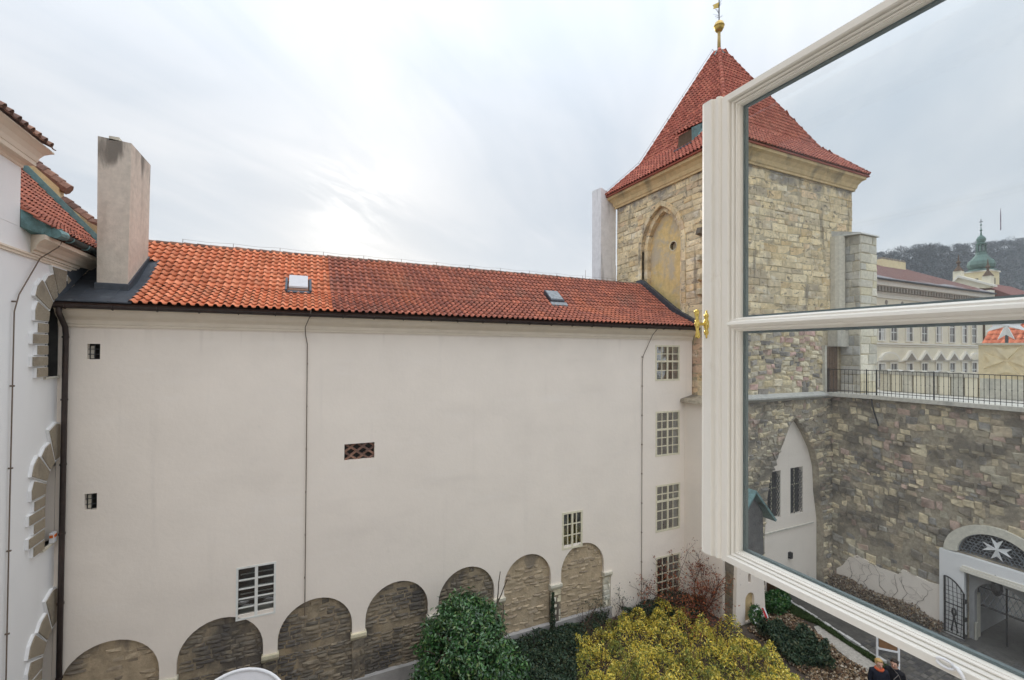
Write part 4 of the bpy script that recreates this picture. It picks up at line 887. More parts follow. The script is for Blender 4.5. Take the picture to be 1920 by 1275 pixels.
def ex_w(z0, z1):
    zm = (z0+z1)/2; o = []
    if zm < -7.14: o.append((-8.42, 99))
    elif zm < -5.85:
        w = 1.36*math.sqrt(max(0, 1-((zm+7.1)/1.25)**2)); w = max(w, 1.36 if zm < -6.9 else 0); o.append((GC-w, GC+w))
    for (a, c) in zip(PLB, PLB[1:]):
        if zm < (a[1]+c[1])/2-.05: o.append((a[0], c[0]))
    return o
bW = [x for x in courses(-12.2, -4.0, G, -1.95, (.11, .34), (.13, .42), ex_w, .012, (-.05, .05)) if random.random() < .93]
lay(tr, [((XW, 0, 0), (0, -1, 0), (-1, 0, 0), bW, 'stone_rubble')], 300, lambda x, y, c: x < 1562 or y > 1045+(x-1400)*.5)
plate('plaster_base', PLB+[(-8.44, G)], [], .06, fW, 'plaster', tr, .035)
# gateway surround: arch band, white frame, recessed grey wall with an inner arch
o_ = [(GC-1.36, -7.12), (GC-1.36, -6.9)]+[(a, z) for a, z in reversed(arcpts(GC, -7.1, 1.36, 1.22, 10, 170, 20))]+[(GC+1.36, -6.9), (GC+1.36, -7.12)]
plate('gate_arch', [(GC+1.36, -7.12)]+[(a, z) for a, z in arcpts(GC, -7.1, 1.36, 1.22, 6, 174, 22)]+[(GC-1.36, -7.12)]+[(a, z) for a, z in reversed(lun)], [], .2, fW, 'limestone', tr, .10)
plate('gate_frame', [(-8.43, G), (GC-.78, G), (GC-.78, -7.60), (GC+.78, -7.60), (GC+.78, G), (-5.4, G), (-5.4, -7.125), (-8.43, -7.125)], [], .25, fW, 'plaster_cool', tr, .14)
q = MB(); q.box(XW-.20, XW-.10, 6.97-.86, 6.97+.86, -7.68, -7.56); q.box(XW-.17, XW-.10, 6.97-.82, 6.97+.82, -7.53, -7.48); q.build('lintel_moulding', 'cream_trim', tr)
inn = [(GC-.80, G), (GC-.64, G), (GC-.64, -8.55)]+[(a, z) for a, z in reversed(arcpts(GC, -8.5, .64, .60, 4, 176, 12))]+[(GC+.64, -8.55), (GC+.64, G), (GC+.80, G), (GC+.80, -7.58), (GC-.80, -7.58)]
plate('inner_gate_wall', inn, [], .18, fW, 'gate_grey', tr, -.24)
q = MB(); q.box(XW+.42, XW+.7, 6.97+.64, 6.97+.78, G, -8.55); q.box(XW+.24, XW+.40, 6.97+.60, 6.97+.66, G, -9.5); q.build('gate_jamb', 'limestone', tr)
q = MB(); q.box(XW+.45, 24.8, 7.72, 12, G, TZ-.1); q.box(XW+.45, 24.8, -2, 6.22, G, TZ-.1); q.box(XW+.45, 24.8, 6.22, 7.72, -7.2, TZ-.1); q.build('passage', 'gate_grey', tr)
sheet('street', [(24.8, -6), (40, -6), (40, 14), (24.8, 14)], G+.006, 'asphalt')
sw = base('street_wall', (30, 7, G), 'pale stone wall seen through the gateway grille', 'wall')
q = MB(); q.box(29.6, 30, 0, 14, G, -6.5); q.build('backing', 'mortar', sw)
lay(sw, [((29.6, 0, 0), (0, -1, 0), (-1, 0, 0), courses(-11, -3, G, -6.6, (.25, .45), (.3, .8), None, .03, (.0, .06)), 'limestone')], 24, lambda x, y, c: False)
# lunette grille with white eight-pointed star
q = MB(); q.add([fW(a, z, -.30) for a, z in lun]+[fW(a, z, -.33) for a, z in lun], [tuple(range(17)), tuple(range(33, 16, -1))]); lp = q.build('lunette_shade', 'iron', tr)  # dark sheet added behind the grille to imitate the unlit passage
q = MB()
for i in range(-9, 10):
    for j in range(0, 9):
        a, z = GC+i*.105+(j % 2)*.05, -7.0+j*.10
        if ((a-GC)/.95)**2+((z+7.06)/.86)**2 < 1: q.tube([fW(a+.055*math.cos(t), z+.05*math.sin(t), -.06) for t in np.linspace(0, 2*math.pi*.85, 8)+random.uniform(0, 6)], .009, 3)
for rr_ in (.35, .68, .97): q.tube([fW(a, z, -.055) for a, z in arcpts(GC, -7.05, rr_, rr_*.9, 0, 180, 16)], .014, 4)
q.build('lunette_grille', 'iron_light', lp)
def star(c, u, v, n, r, th, rin=.13, notch=.58):
    P = []
    for k in range(4):
        t = k*math.pi/2+math.pi/2
        P += [(t-math.pi/8*1.02, 1), (t, notch), (t+math.pi/8*1.02, 1), (t+math.pi/4, rin)]
    vs = [c+(u*math.cos(t)+v*math.sin(t))*r*q_ for t, q_ in P]; m = MB(); n0 = len(vs)
    vs += [c+n*th, c-n*th*.4]; fs = [(i, (i+1) % n0, n0) for i in range(n0)]+[((i+1) % n0, i, n0+1) for i in range(n0)]
    return m.add(vs, fs)
st = star(fW(GC+.02, -6.62, .02), V((0, -1, 0)), V((0, 0, 1)), V((-1, 0, 0)), .40, .05); st.build('star', 'white', lp)
# open wrought-iron leaf against the jamb and inner lattice gate
ig = base('iron_gate_leaf', (XW-.25, 8.0, G), 'black wrought iron gate leaf with curved top, folded back against the white jamb', 'gate')
fG = fr((XW-.24, 0, 0), (0, -1, 0), (-1, 0, 0)); a0, a1 = -8.24, -7.72
top = lambda a: -8.02-.42*((a-a0)/(a1-a0))**2.2
q = MB()
q.tube([fG(a0, G+.08), fG(a0, top(a0))], .03, 6); q.tube([fG(a1, G+.08), fG(a1, top(a1))], .03, 6)
q.tube([fG(a, top(a)) for a in np.linspace(a0, a1, 9)], .024, 6)
for z in (G+.12, -9.55, -8.95): q.tube([fG(a0, z), fG(a1, z)], .02, 5)
q.build('gate_frame', 'iron', ig)
for k in range(13):
    z = G+.25+k*.15
    if z < -8.2: m = MB(); m.tube([fG(a0, z), fG(a0+.15, z+.0), fG(a1 if top(a1) > z else a0+.3, z+random.uniform(-.02, .02))], .008, 4); m.build('bar', 'iron', ig)
for k in range(4):
    m = MB(); a = a0+.09+k*.115; m.tube([fG(a+.03*math.sin(t*3), G+.1+(top(a)-G-.1)*t) for t in np.linspace(0, 1, 10)], .010, 4); m.build('bar', 'iron', ig)
q = MB(); q.tube([fG(a0+.26+.05*math.cos(t), -9.2+.13*math.sin(t), .01) for t in np.linspace(0, 6.2, 10)], .03, 5); q.tube([fG(a0+.26, -9.35, .01), fG(a0+.18, -9.9, .01)], .022, 5); q.tube([fG(a0+.26, -9.35, .01), fG(a0+.36, -9.9, .01)], .022, 5); q.build('figure_ornament', 'iron', ig)
for z in (-8.72, -9.35, -9.95):
    m = MB(); m.box(XW-.26, XW-.10, 7.68, 7.74, z-.06, z+.06); m.build('hinge', 'iron', ig)
lg = base('lattice_gate', (22.2, 6.97, G), 'tall lattice gate inside the arched passage', 'gate')
fH = fr((22.2, 0, 0), (0, -1, 0), (-1, 0, 0)); q = MB()
for z in (-8.35, -8.98, -9.02): q.tube([fH(GC-.7, z), fH(GC+.7, z)], .016, 5)
for a in (GC-.7, GC-.0, GC+.02, GC+.7): q.tube([fH(a, G), fH(a, -7.7)], .018, 5)
q.build('gate_frame', 'iron', lg)
q = MB()
for i in range(-7, 8):
    for sgn in (1, -1): q.tube([fH(GC+max(-.7, min(.7, i*.16+sgn*t*.5)), -9+t*1.2+.02*math.sin(9*t+i)) for t in np.linspace(0, 1, 6)], .011, 4)
q.build('lattice', 'iron_light', lg)
ln = base('hanging_lantern', (XW-.2, 6.95, -8.1), 'dark wrought iron lantern hanging under the gateway lintel', 'lantern')
q = MB(); q.lathe([(.02, .35), (.10, .30), (.15, .20), (.16, .05), (.11, -.10), (.03, -.18)], (XW-.05, 6.95, -8.0), 8); q.tube([(XW-.05, 6.95, -7.66), (XW-.05, 6.97, -7.5), (XW-.16, 6.95, -7.45)], .012, 5); q.build('lantern_body', 'iron', ln)
# vines on the plaster base
vn = base('wall_vines', (XW-.06, 10.5, G), 'bare brown vines creeping up the white base of the terrace wall', 'vine')
for k, y in enumerate((11.4, 11.25, 11.05, 10.3, 10.1, 9.5, 9.2)):
    m = MB(); p = [V((XW-.07, y, G+.05))]
    for i in range(9): p.append(p[-1]+V((random.uniform(-.008, .008), random.gauss(0, .09), random.uniform(.09, .19))))
    m.tube(p, .010, 4, r1=.004)
    for i in range(5):
        s_ = random.choice(p[2:]); e = [s_]
        for j in range(4): e.append(e[-1]+V((0, random.gauss(0, .12), random.uniform(-.02, .13))))
        m.tube(e, .004, 3, r1=.002)
    m.build('stem', 'twig', vn)
# coping, spout and terrace floor
q = MB(); q.add([(x, y, z) for z in (-1.87, TZ) for x, y in ((20.8, 12.17), (21.25, 10.6), (21.25, -2), (21.95, -2), (21.95, 12.17))], [(4,3,2,1,0), (5,6,7,8,9)]+[(i, (i+1) % 5, (i+1) % 5+5, i+5) for i in range(5)]); q.build('coping', 'limestone_grey', tr)
q = MB(); q.box(21.95, 25, -2, 12.16, -1.9, TZ-.015); q.build('terrace_floor', 'limestone_grey', tr)
q = MB(); q.tube([(XW-.1, 10.62, -1.75), (XW-.2, 10.52, -2.2), (XW-.22, 10.30, -2.95)], .03, 6); q.build('drain_spout', 'iron', tr)
# railing
rl = base('terrace_railing', (21.5, 8, TZ), 'thin iron railing with upright bars along the terrace edge', 'railing')
path = [V((21.0, 12.1, 0)), V((21.40, 10.65, 0)), V((21.40, 3.0, 0))]
q = MB()
for z in (-.70, -1.60): q.tube([(p.x, p.y, z) for p in path], .014, 5)
q.build('rail', 'iron', rl)
bb = MB(); bb.tube([(0, 0, TZ), (0, 0, -.70)], .0085, 5); bb.lathe([(.006, -1.22), (.02, -1.2), (.006, -1.18)], (0, 0, 0), 6); bm_ = mesh('baluster', bb.v, bb.f, 'iron')
L1 = (path[1]-path[0]).length
for k in range(58):
    d = .06+k*.135; p = path[0].lerp(path[1], d/L1) if d < L1 else path[1]+V((0, -(d-L1), 0))
    obj('baluster', bm_, rl, Matrix.Translation(p))
pp = MB(); pp.tube([(0, 0, TZ), (0, 0, -.66)], .022, 6); pm = mesh('post', pp.v, pp.f, 'iron')
for p in (path[0], path[0].lerp(path[1], .9), path[1]+V((0, -.2, 0)), V((21.4, 8.6, 0)), V((21.4, 6.2, 0))): obj('post', pm, rl, Matrix.Translation(p))
# parapet of upright stones, pillar with cross relief and star
pa = base('terrace_parapet', (24.5, 10, TZ), 'row of upright stone parapet blocks with dark rounded tops behind the railing', 'parapet')
y = 11.85
for k in range(8):
    m = MB(); m.box(24.5, 24.8, y-.40, y-.02, TZ, -.95); o1 = m.build('parapet_block', ['limestone', 'cream'][k % 2], pa, bevel=.012)  # alternating tones imitate lit and shadowed blocks by colour
    m = MB(); m.box(24.62, 24.78, y-.46, y-.38, TZ, -1.0); m.build('parapet_gap', 'limestone_grey', pa)
    m = MB(); m.prism([(y-.44, -.95), (y+.02, -.95), (y+.02, -.82), (y-.1, -.73), (y-.32, -.73), (y-.44, -.82)], lambda yy, z, x: (x, yy, z), 24.46, 24.84); m.build('parapet_cap', 'limestone_grey', pa, bevel=.01)
    y -= .425
sp = base('star_pillar', (24.9, 7.4, TZ), 'broad yellow stone pillar with a carved cross on its face', 'pillar')
q = MB(); q.box(24.5, 25.3, 6.3, 8.44, TZ, .36); q.build('pillar_block', 'pier_stone', sp); q = MB(); q.box(24.42, 25.4, 6.2, 8.52, .362, .44); q.build('cap_slab', 'limestone_grey', sp)
q = MB(); q.box(24.47, 25.2, 6.35, 8.40, TZ, -.95); q.build('base_panel', 'limestone', sp)
for k in range(4):
    t = k*math.pi/2+math.pi/4*0; c, s_ = math.cos(t), math.sin(t); P = [(.07, .0), (.66, .36), (.50, 0), (.66, -.36)]
    m = MB(); vs = [V((24.5-d, 7.62-(a*c-b_*s_), -.25+(a*s_+b_*c)*.85)) for d in (0, .07) for a, b_ in P]; m.add(vs, [(0,1,2,3),(7,6,5,4)]+[(i, (i+1) % 4, (i+1) % 4+4, i+4) for i in range(4)]); m.build('cross_arm', 'pier_stone', sp)
ss = base('star_sculpture', (24.9, 7.7, .44), 'white eight-pointed star sculpture standing on top of the yellow pillar', 'sculpture')
star(V((24.7, 7.72, 1.12)), V((.25, -.97, 0)).normalized(), V((.0, 0, 1)), V((-.97, -.25, 0)).normalized(), .60, .13, .16, .6).build('star', 'white', ss)
q = MB(); q.tube([(24.75, 7.72, .44), (24.75, 7.72, 1.1)], .05, 8); q.build('stem', 'iron_grey', ss)

# ================================================================== DISTANT BUILDINGS
pal = base('palace', (70, 32, G), 'cream palace facade with rows of tall windows and small pediments beyond the terrace', 'building')
PY = 28.0; fP = fr((0, PY, 0), (1, 0, 0), (0, -1, 0))
q = MB(); q.box(50, 83, PY, 46, G, 7.0); q.build('wall', 'cream', pal)
q = MB(); q.prism([(PY, 6.2), (PY-.12, 6.2), (PY-.12, 6.6), (PY-.2, 6.7), (PY-.2, 7.2), (PY-.75, 7.45), (PY-.75, 7.85), (PY-.9, 8.05), (PY, 8.1)], lambda y, z, x: (x, y, z), 50, 83.2); q.build('cornice', 'cream_trim', pal)
q = MB(); [q.box(50.3+i*.62, 50.62+i*.62, PY-.66, PY-.19, 6.85, 7.35) for i in range(53)]; q.build('corbels', 'cream_shade', pal, kind='stuff')
q = MB(); q.prism([(PY-1.0, 8.08), (PY+.6, 8.95), (PY+9, 13.0), (PY+18, 8.1)], lambda y, z, x: (x, y, z), 50, 83.4); q.build('roof', 'roof_far', pal)
q = MB(); q.tube([(50, PY-1.0, 8.05), (83.4, PY-1.0, 8.05)], .12, 6); q.build('gutter', 'iron_grey', pal)
for z0, z1, pj in ((1.02, 1.22, .14), (.80, .92, .06), (-.95, -.80, .1)):
    m = MB(); m.box(50, 83.1, PY-pj, PY, z0, z1); m.build('string_course', 'cream_trim', pal)
PX = [55.4, 58.2, 60.7, 64.0, 67.35, 70.75, 74.06, 77.26, 79.9]
for i, x in enumerate(PX):
    for z0, z1 in ((1.5, 4.4), (-3.6, -1.15)):
        w_ = .62; m = MB()
        for a, c, zz0, zz1 in ((x-w_-.18, x-w_, z0, z1), (x+w_, x+w_+.18, z0, z1), (x-w_-.18, x+w_+.18, z1, z1+.2), (x-w_-.2, x+w_+.2, z0-.14, z0)): m.box(a, c, PY-.12, PY, zz0, zz1)
        w = m.build('window', 'cream_trim', pal)
        m = MB(); m.box(x-.05, x+.05, PY-.06, PY-.02, z0, z1); m.box(x-w_, x+w_, PY-.058, PY-.022, z0+(z1-z0)*.62, z0+(z1-z0)*.66); m.box(x-w_, x+w_, PY-.057, PY-.023, z0+(z1-z0)*.3, z0+(z1-z0)*.33); m.build('casement', 'frame_white', w)
        for s_ in (-1, 1):
            m = MB(); m.box(x+(-w_ if s_ < 0 else .05), x+(-.05 if s_ < 0 else w_), PY-.03, PY-.01, z0, z1); m.build('pane', 'curtain' if (i*3+s_) % 4 == 0 else 'room_mid', w)
    if x > 57:
        m = MB()
        if i in (1, 2, 8):
            P = arcpts(x if i > 2 else 59.6, -.78, 1.5 if i > 2 else 2.0, 1.0, 0, 180, 10); Pi = [(x0+(P[0][0]+P[-1][0]-2*x0)*.08, -.70+(z+.78)*.72) for x0, z in P]
        else: P = [(x+1.55, -.78), (x, .42), (x-1.55, -.78)]; Pi = [(x+1.05, -.74), (x, .06), (x-1.05, -.74)]
        if i != 2:
            m.prism(P, lambda a, z, y: (a, y, z), PY-.28, PY); f_ = m.build('pediment', 'cream_trim', pal)
            m = MB(); m.prism(Pi, lambda a, z, y: (a, y, z), PY-.30, PY-.27); m.build('tympanum', 'cream_shade' if i not in (1, 8) else 'cream', f_)
for i in range(9):
    m = MB(); x = 56+i*3.3; m.tube([(x, PY-.03, 5.75), (x, PY+.05, 5.75)], .28, 10); m.build('attic_vent', 'cream_shade', pal)
q = MB(); q.tube([(82.6, PY-.12, 7), (82.6, PY-.12, G)], .10, 6); q.build('downpipe', 'wood_brown', pal)
yb = base('yellow_block', (78, 36, 8), 'flat topped yellow rooftop block rising behind the palace roof', 'building')
q = MB(); q.box(75.3, 81.5, 36, 42, 5, 13.6); q.build('wall', 'yellow_wall', yb)
for k in range(6): m = MB(); m.box(75.3+k*1.05, 76.0+k*1.05, 35.95, 36.6, 13.6, 13.85); m.build('merlon', 'cream_shade', yb)
rh = base('red_roofed_house', (64, 22, G), 'house with a bright orange tiled roof behind the star pillar', 'house')
q = MB(); q.box(58.4, 68, 8, 19.6, G, 1.0); q.build('wall', 'cream', rh)
q = MB(); q.prism([(57.9, .85), (63, 5.0), (68.4, .85)], lambda x, z, y: (x, y, z), 7.8, 19.75); q.build('roof', 'roof_orange', rh)
vt = tile_geo(.42, .75, .1); join('roof_tiles', [(vt[0], vt[1], M) for M in tile_rows((57.85, 19.75, .90), (0, -1, 0), V((5.1, 0, 4.15)), 11.7, 9, .72, .42)], 'roof_orange', rh, 'stuff', True)
q = MB(); q.box(61.5, 62.3, 17.5, 18.2, 3, 4.9); q.build('chimney', 'white_chimney', rh)
cn = base('church_nave', (160, 52, G), 'church hall with a cream gable and brown roof in front of the green dome', 'church')
q = MB(); q.prism([(58.4, 15.6), (55.2, 19.3), (49.4, 16.4)], lambda y, z, x: (x, y, z), 150.02, 152); q.box(150, 176, 49.4, 58.4, G, 15.5); q.build('wall', 'cream', cn)
q = MB(); q.prism([(59.0, 15.3), (55.2, 19.9), (48.8, 16.7), (48.8, 16.2), (55.2, 19.25), (59, 14.8)], lambda y, z, x: (x, y, z), 149.4, 151.5); q.box(149.3, 150, 48.9, 58.9, 14.6, 15.3); q.box(149.5, 150, 49.2, 58.6, 12.6, 13); q.build('cornice', 'cream_trim', cn)
q = MB(); q.prism([(54, 18.6), (43.2, 12.0), (43.2, 11), (54, 11)], lambda y, z, x: (x, y, z), 152, 176); q.build('roof', 'roof_far2', cn)
for y_, z_, s_ in ((55.6, 19.6, 1.0), (50.2, 17.6, 1.0)):
    m = MB(); m.box(150, 151.6, y_-.8, y_+.8, z_-1.5, z_+1.4); m.build('pinnacle', 'cream', cn)
    m = MB(); m.lathe([(1.1, 1.4), (.7, 2.0), (.25, 2.7), (.28, 3.3), (.5, 3.6), (.2, 4.1), (.06, 5.6)], (150.8, y_, z_), 8); m.build('pinnacle_roof', 'wood_brown', cn)
ct = base('church_tower', (177, 60, G), 'distant yellow church tower with a green copper onion dome and lantern', 'tower')
CX, CY = 177.0, 60.3
q = MB(); q.box(CX-2.8, CX+2.8, CY-2.8, CY+2.8, G, 23.4); q.build('shaft', 'yellow_wall', ct)
q = MB(); q.box(CX-3.05, CX+3.05, CY-3.05, CY+3.05, 23.4, 23.75); q.build('cornice', 'cream_trim', ct)
q = MB(); q.lathe([(3.6, 23.75), (2.5, 24.4)], (CX, CY, 0), 8); q.lathe([(2.2, 24.3), (2.85, 24.9), (3.05, 25.7), (2.75, 26.7), (1.9, 27.6), (1.3, 28.5), (1.15, 29.3), (1.25, 29.5)], (CX, CY, 0), 12); q.build('dome', 'dome_copper', ct, smooth=False)
for k in range(8):
    t = k*math.pi/4+.2; m = MB(); m.tube([(CX+.95*math.cos(t), CY+.95*math.sin(t), 29.4), (CX+.95*math.cos(t), CY+.95*math.sin(t), 31.6)], .15, 6); m.build('column', 'dome_copper', ct)
q = MB(); q.lathe([(1.1, 31.5), (1.25, 31.9), (.75, 32.1), (.95, 32.6), (1.05, 33.1), (.8, 33.7), (.25, 34.3), (.12, 35.4), (.34, 35.7), (.12, 36.0), (.07, 37.0), (.28, 37.25), (.08, 37.5), (.05, 38.4)], (CX, CY, 0), 10); q.build('lantern_roof', 'dome_copper', ct)
q = MB(); q.box(CX-.05, CX+.05, CY-.4, CY+.4, 38.1, 38.25); q.box(CX-.05, CX+.05, CY-.06, CY+.06, 37.6, 39.0); q.build('cross', 'iron_grey', ct)
for (x0, x1, y0, y1) in ((CX-2.84, CX-2.7, CY-.35, CY+.35), (CX-.3, CX+.3, CY-2.84, CY-2.7)):
    m = MB(); m.box(x0, x1, y0, y1, 19.9, 21.6); m.build('window', 'room_mid', ct)
# hill with bare wood
hp = [(430, 70), (560, 95), (630, 107), (700, 120), (740, 127), (820, 136), (920, 152), (1030, 172), (1200, 185), (1500, 190)]
q = MB(); n = len(hp)
rows_ = []
for j, (f_, dy) in enumerate(((0., -130), (.35, -80), (.75, -30), (1., 0), (.9, 150))):
    rows_ += [(x, 300+dy*(x/800), G-2+(z-G)*f_*.985) for x, z in hp]
q.add(rows_, [(j*n+i, j*n+i+1, (j+1)*n+i+1, (j+1)*n+i) for j in range(4) for i in range(n-1)]); hl = q.build('hill', 'hill_soil', recalc=False); hl['kind'] = 'structure'
rv = np.array(rows_).reshape(5, n, 3); N = 46000
jj = rng.uniform(1.2, 3.0, N); jj[:9000] = rng.uniform(2.85, 3.05, 9000); ii = rng.uniform(0, n-1.001, N)
j0, i0 = np.minimum(jj.astype(int), 3), ii.astype(int); fj, fi = (jj-j0)[:, None], (ii-i0)[:, None]
P = (rv[j0, i0]*(1-fi)+rv[j0, i0+1]*fi)*(1-fj)+(rv[j0+1, i0]*(1-fi)+rv[j0+1, i0+1]*fi)*fj
clump = np.sin(ii*41)*np.sin(ii*17.3+jj*9)*.5+.5
P[:, 2] += rng.uniform(0, 1, N)**1.3*(4+9*clump)
CR = []
for k in range(120):
    t = rng.uniform(1, n-1.01); i0_ = int(t); p = rv[3, i0_]*(1-(t-i0_))+rv[3, min(i0_+1, n-1)]*(t-i0_); R_ = rng.uniform(5, 10); h_ = rng.uniform(8, 17)
    q_ = rng.normal(0, 1, (150, 3)); q_ /= np.linalg.norm(q_, axis=1)[:, None]; q_ *= (R_*rng.uniform(.3, 1, 150)**.6)[:, None]; q_[:, 2] *= .75; CR.append(p+q_+np.array((0, 0, h_)))
crest = leaves('crest_trees', np.concatenate(CR), 3.2, 'hill_wood', None, 'stuff', up=0, aspect=.13); tag(crest, 'bare tree crowns along the crest of the distant hill', kind='stuff')
wd = leaves('wood', P, 3.6, 'hill_wood', None, 'stuff', up=.2, aspect=.35); tag(wd, 'grey leafless wood covering the distant hillside', kind='stuff')

# ================================================================== GARDEN
def inpoly(P, X, Y):
    r = np.zeros(len(X), bool); n = len(P)
    for i in range(n):
        x0, y0 = P[i]; x1, y1 = P[(i+1) % n]
        c = ((y0 > Y) != (y1 > Y)); r ^= c & (X < (x1-x0)*(Y-y0)/(y1-y0+1e-12)+x0)
    return r
def scatter(poly, n, h, seed_h=.35, bump=1., p=.4):
    xs, ys = [a for a, _ in poly], [a for _, a in poly]
    X = rng.uniform(min(xs), max(xs), n*3); Y = rng.uniform(min(ys), max(ys), n*3); k = inpoly(poly, X, Y); X, Y = X[k][:n], Y[k][:n]
    hh = h*(1+seed_h*(np.sin(X*2.1*bump+np.sin(Y*1.7*bump)*1.3)*np.cos(Y*2.6*bump+.7)+.5*np.sin(X*5.3*bump+Y*4.1*bump)))
    # soften towards the outline
    return np.stack([X, Y, G+hh*rng.uniform(0, 1, len(X))**p], 1)
def stuff(name, poly, n, h, size, mat, label, clump=0, **kw):
    k2 = {k: kw.pop(k) for k in ('seed_h', 'bump', 'p') if k in kw}
    P = scatter(poly, n, h, **k2)
    if clump:
        k = clump; c = np.stack([rng.uniform(P[:, 0].min(), P[:, 0].max(), k), rng.uniform(P[:, 1].min(), P[:, 1].max(), k)], 1)
        i = np.concatenate([((P[a:a+4000, None, :2]-c[None])**2).sum(2).argmin(1) for a in range(0, len(P), 4000)]); d = np.sqrt(((P[:, :2]-c[i])**2).sum(1)); hk = rng.uniform(.55, 1.25, k)[i]*np.clip(1.12-(d/.34)**2*.75, .12, 1.1)
        P[:, 2] = G+(P[:, 2]-G)*hk
    o = leaves(name, P, size, mat, None, 'stuff', **kw); o['label'] = label; return o
YP = [(8.35, 12.75), (9.6, 13.35), (10.9, 13.75), (12.6, 13.6), (13.7, 12.0), (14.45, 10.6), (13.9, 9.5), (13.3, 8.3), (12.7, 6.5), (6.6, 6.5), (7.0, 9.5), (7.5, 11.3)]
stuff('yellow_shrubs', YP, 56000, .62, .095, 'leaf_yellow', 'mass of yellow and green low shrubs under the white wall', up=.45, aspect=.36, seed_h=.35, p=.3, clump=170)
m = MB()
for i in range(60):
    x, y = rng.uniform(8, 13.6), rng.uniform(7.5, 13.2)
    branches(m, (x, y, G), (rng.normal(0, .3), rng.normal(0, .3), 1), .75, .012, 2, n=3)
tag(m.build('shrub_stems', 'twig', recalc=False), 'thin stems rising out of the yellow shrubs', kind='stuff')
stuff('ivy', [(5.6, 13.85), (10.6, 13.85), (9.7, 13.2), (8.4, 12.6), (7.3, 11.2), (6.9, 9), (5, 8.5), (4.8, 12)], 26000, .42, .085, 'leaf_ivy', 'dark ivy ground cover between the evergreen bush and the yellow shrubs', up=.7, aspect=.7, p=.35)
stuff('dark_shrubs', [(10.9, 13.8), (14.2, 13.9), (14.3, 12.7), (13.4, 12.2), (12.4, 12.9)], 6000, .42, .09, 'leaf_ivy', 'dark green low shrubs at the foot of the white wall', up=.5, p=.3)
stuff('bed_shrubs', [(14.7, 10.9), (15.6, 11.0), (16.1, 10.2), (16.0, 9.3), (15.3, 8.6), (14.4, 9.4)], 9000, .48, .10, 'leaf_ivy', 'dark green shrubs in the bed by the white buttress', clump=30, up=.5, p=.3, aspect=.5)
stuff('wall_shrubs', [(16.4, 12.1), (17.9, 12.1), (17.4, 11.4), (16.4, 11.3)], 3500, .55, .14, 'leaf_laurel', 'glossy green plants along the tower foot', up=.5, p=.35)
stuff('fallen_leaves', [(14.2, 8.2), (14.8, 11.3), (16.1, 11.6), (17.3, 11.6), (17.0, 10.3), (16.4, 8.9), (16.2, 7.3), (15.2, 6.0), (13.2, 6.2)], 9000, .10, .09, 'leaf_dry', 'dry brown fallen leaves on the soil bed', up=1.6, p=1., aspect=.7)
stuff('grass', [(17.0, 11.9), (17.9, 11.8), (17.75, 10.5), (17.42, 9.2), (17.2, 8.0), (16.95, 8.0), (17.25, 9.4), (17.45, 10.5)], 14000, .09, .09, 'grass', 'strip of short grass beside the stone edging', up=-.6, p=.8, aspect=.12)
stuff('weeds', [(20.7, 12.0), (21.4, 12.0), (21.4, 8.3), (21.0, 8.3)], 6000, .4, .10, 'leaf_dry', 'dead weeds along the foot of the terrace wall', up=.3, p=.8)
mk('sett', [(.115, .108, .098), (.09, .086, .082), (.14, .13, .118), (.075, .072, .07), (.125, .115, .10)], .85, 12, .25, [((.05, .05, .048), .8, .5, .68, U1, None, .5)], .4, 30)
se = MB(); y_ = 3.6
while y_ < 9.2:
    x_ = 16.9+random.uniform(0, .2)+max(0, (y_-8.2))*.3
    while x_ < 21.1:
        w_, z_ = random.uniform(.16, .26), random.uniform(.006, .022); e_ = .012
        if not (x_ < 17.5 and y_ > 7.6): se.add([(x_+e_, y_+e_, G), (x_+w_-e_, y_+e_, G), (x_+w_-e_, y_+.17-e_, G), (x_+e_, y_+.17-e_, G), (x_+e_*2, y_+e_*2, G+z_), (x_+w_-e_*2, y_+e_*2, G+z_), (x_+w_-e_*2, y_+.17-e_*2, G+z_), (x_+e_*2, y_+.17-e_*2, G+z_)], BF[1:])
        x_ += w_
    y_ += .17
tag(se.build('cobblestones', 'sett', recalc=False), 'dark worn cobblestones of the yard before the gateway', kind='stuff')
kb = base('stone_edging', (17.7, 10, G), 'row of pale worn edging stones along the grass strip', 'kerb')
A, B = V((18.05, 12.0, G)), V((17.30, 8.2, G))
for i in range(14):
    a, c = A.lerp(B, i/14), A.lerp(B, (i+.93)/14); u = (c-a).normalized(); n_ = V((u.y, -u.x, 0)); w = .06+random.uniform(-.015, .015); z = .10+random.uniform(-.02, .03)
    m = MB(); m.add([a-n_*w, c-n_*w, c+n_*w, a+n_*w]+[p+V((0, 0, z)) for p in (a-n_*w, c-n_*w, c+n_*w, a+n_*w)], BF); m.build('edging_stone', 'kerb', kb, bevel=.015)
# evergreen bush
eb = base('laurel_bush', (4.45, 12.3, G), 'tall rounded glossy evergreen bush in front of the blind arches', 'bush')
NS = 330; zs_ = np.sort(rng.uniform(0, 1, NS))**.85; ts_ = np.arange(NS)*2.39996+rng.normal(0, .2, NS)
pf_ = .80*np.interp(zs_, [0, .2, .45, .7, .88, 1.], [1.60, 1.70, 1.50, 1.12, .66, .12])*(1+.10*np.sin(ts_*3+zs_*9)+rng.normal(0, .05, NS))
SC = np.stack([4.50-.22*zs_+pf_*np.cos(ts_), 12.3+pf_*.95*np.sin(ts_), G+.1+2.78*zs_], 1)
SD = np.stack([np.cos(ts_), np.sin(ts_), .35+.9*zs_], 1); SD /= np.linalg.norm(SD, axis=1)[:, None]
NB_ = 30000; own = rng.integers(0, NS, NB_); k_ = rng.uniform(-.6, .26, NB_)[:, None]
P2 = SC[own]+SD[own]*k_+rng.normal(0, .085, (NB_, 3)); P2[:, 2] = np.maximum(P2[:, 2], G+.03)
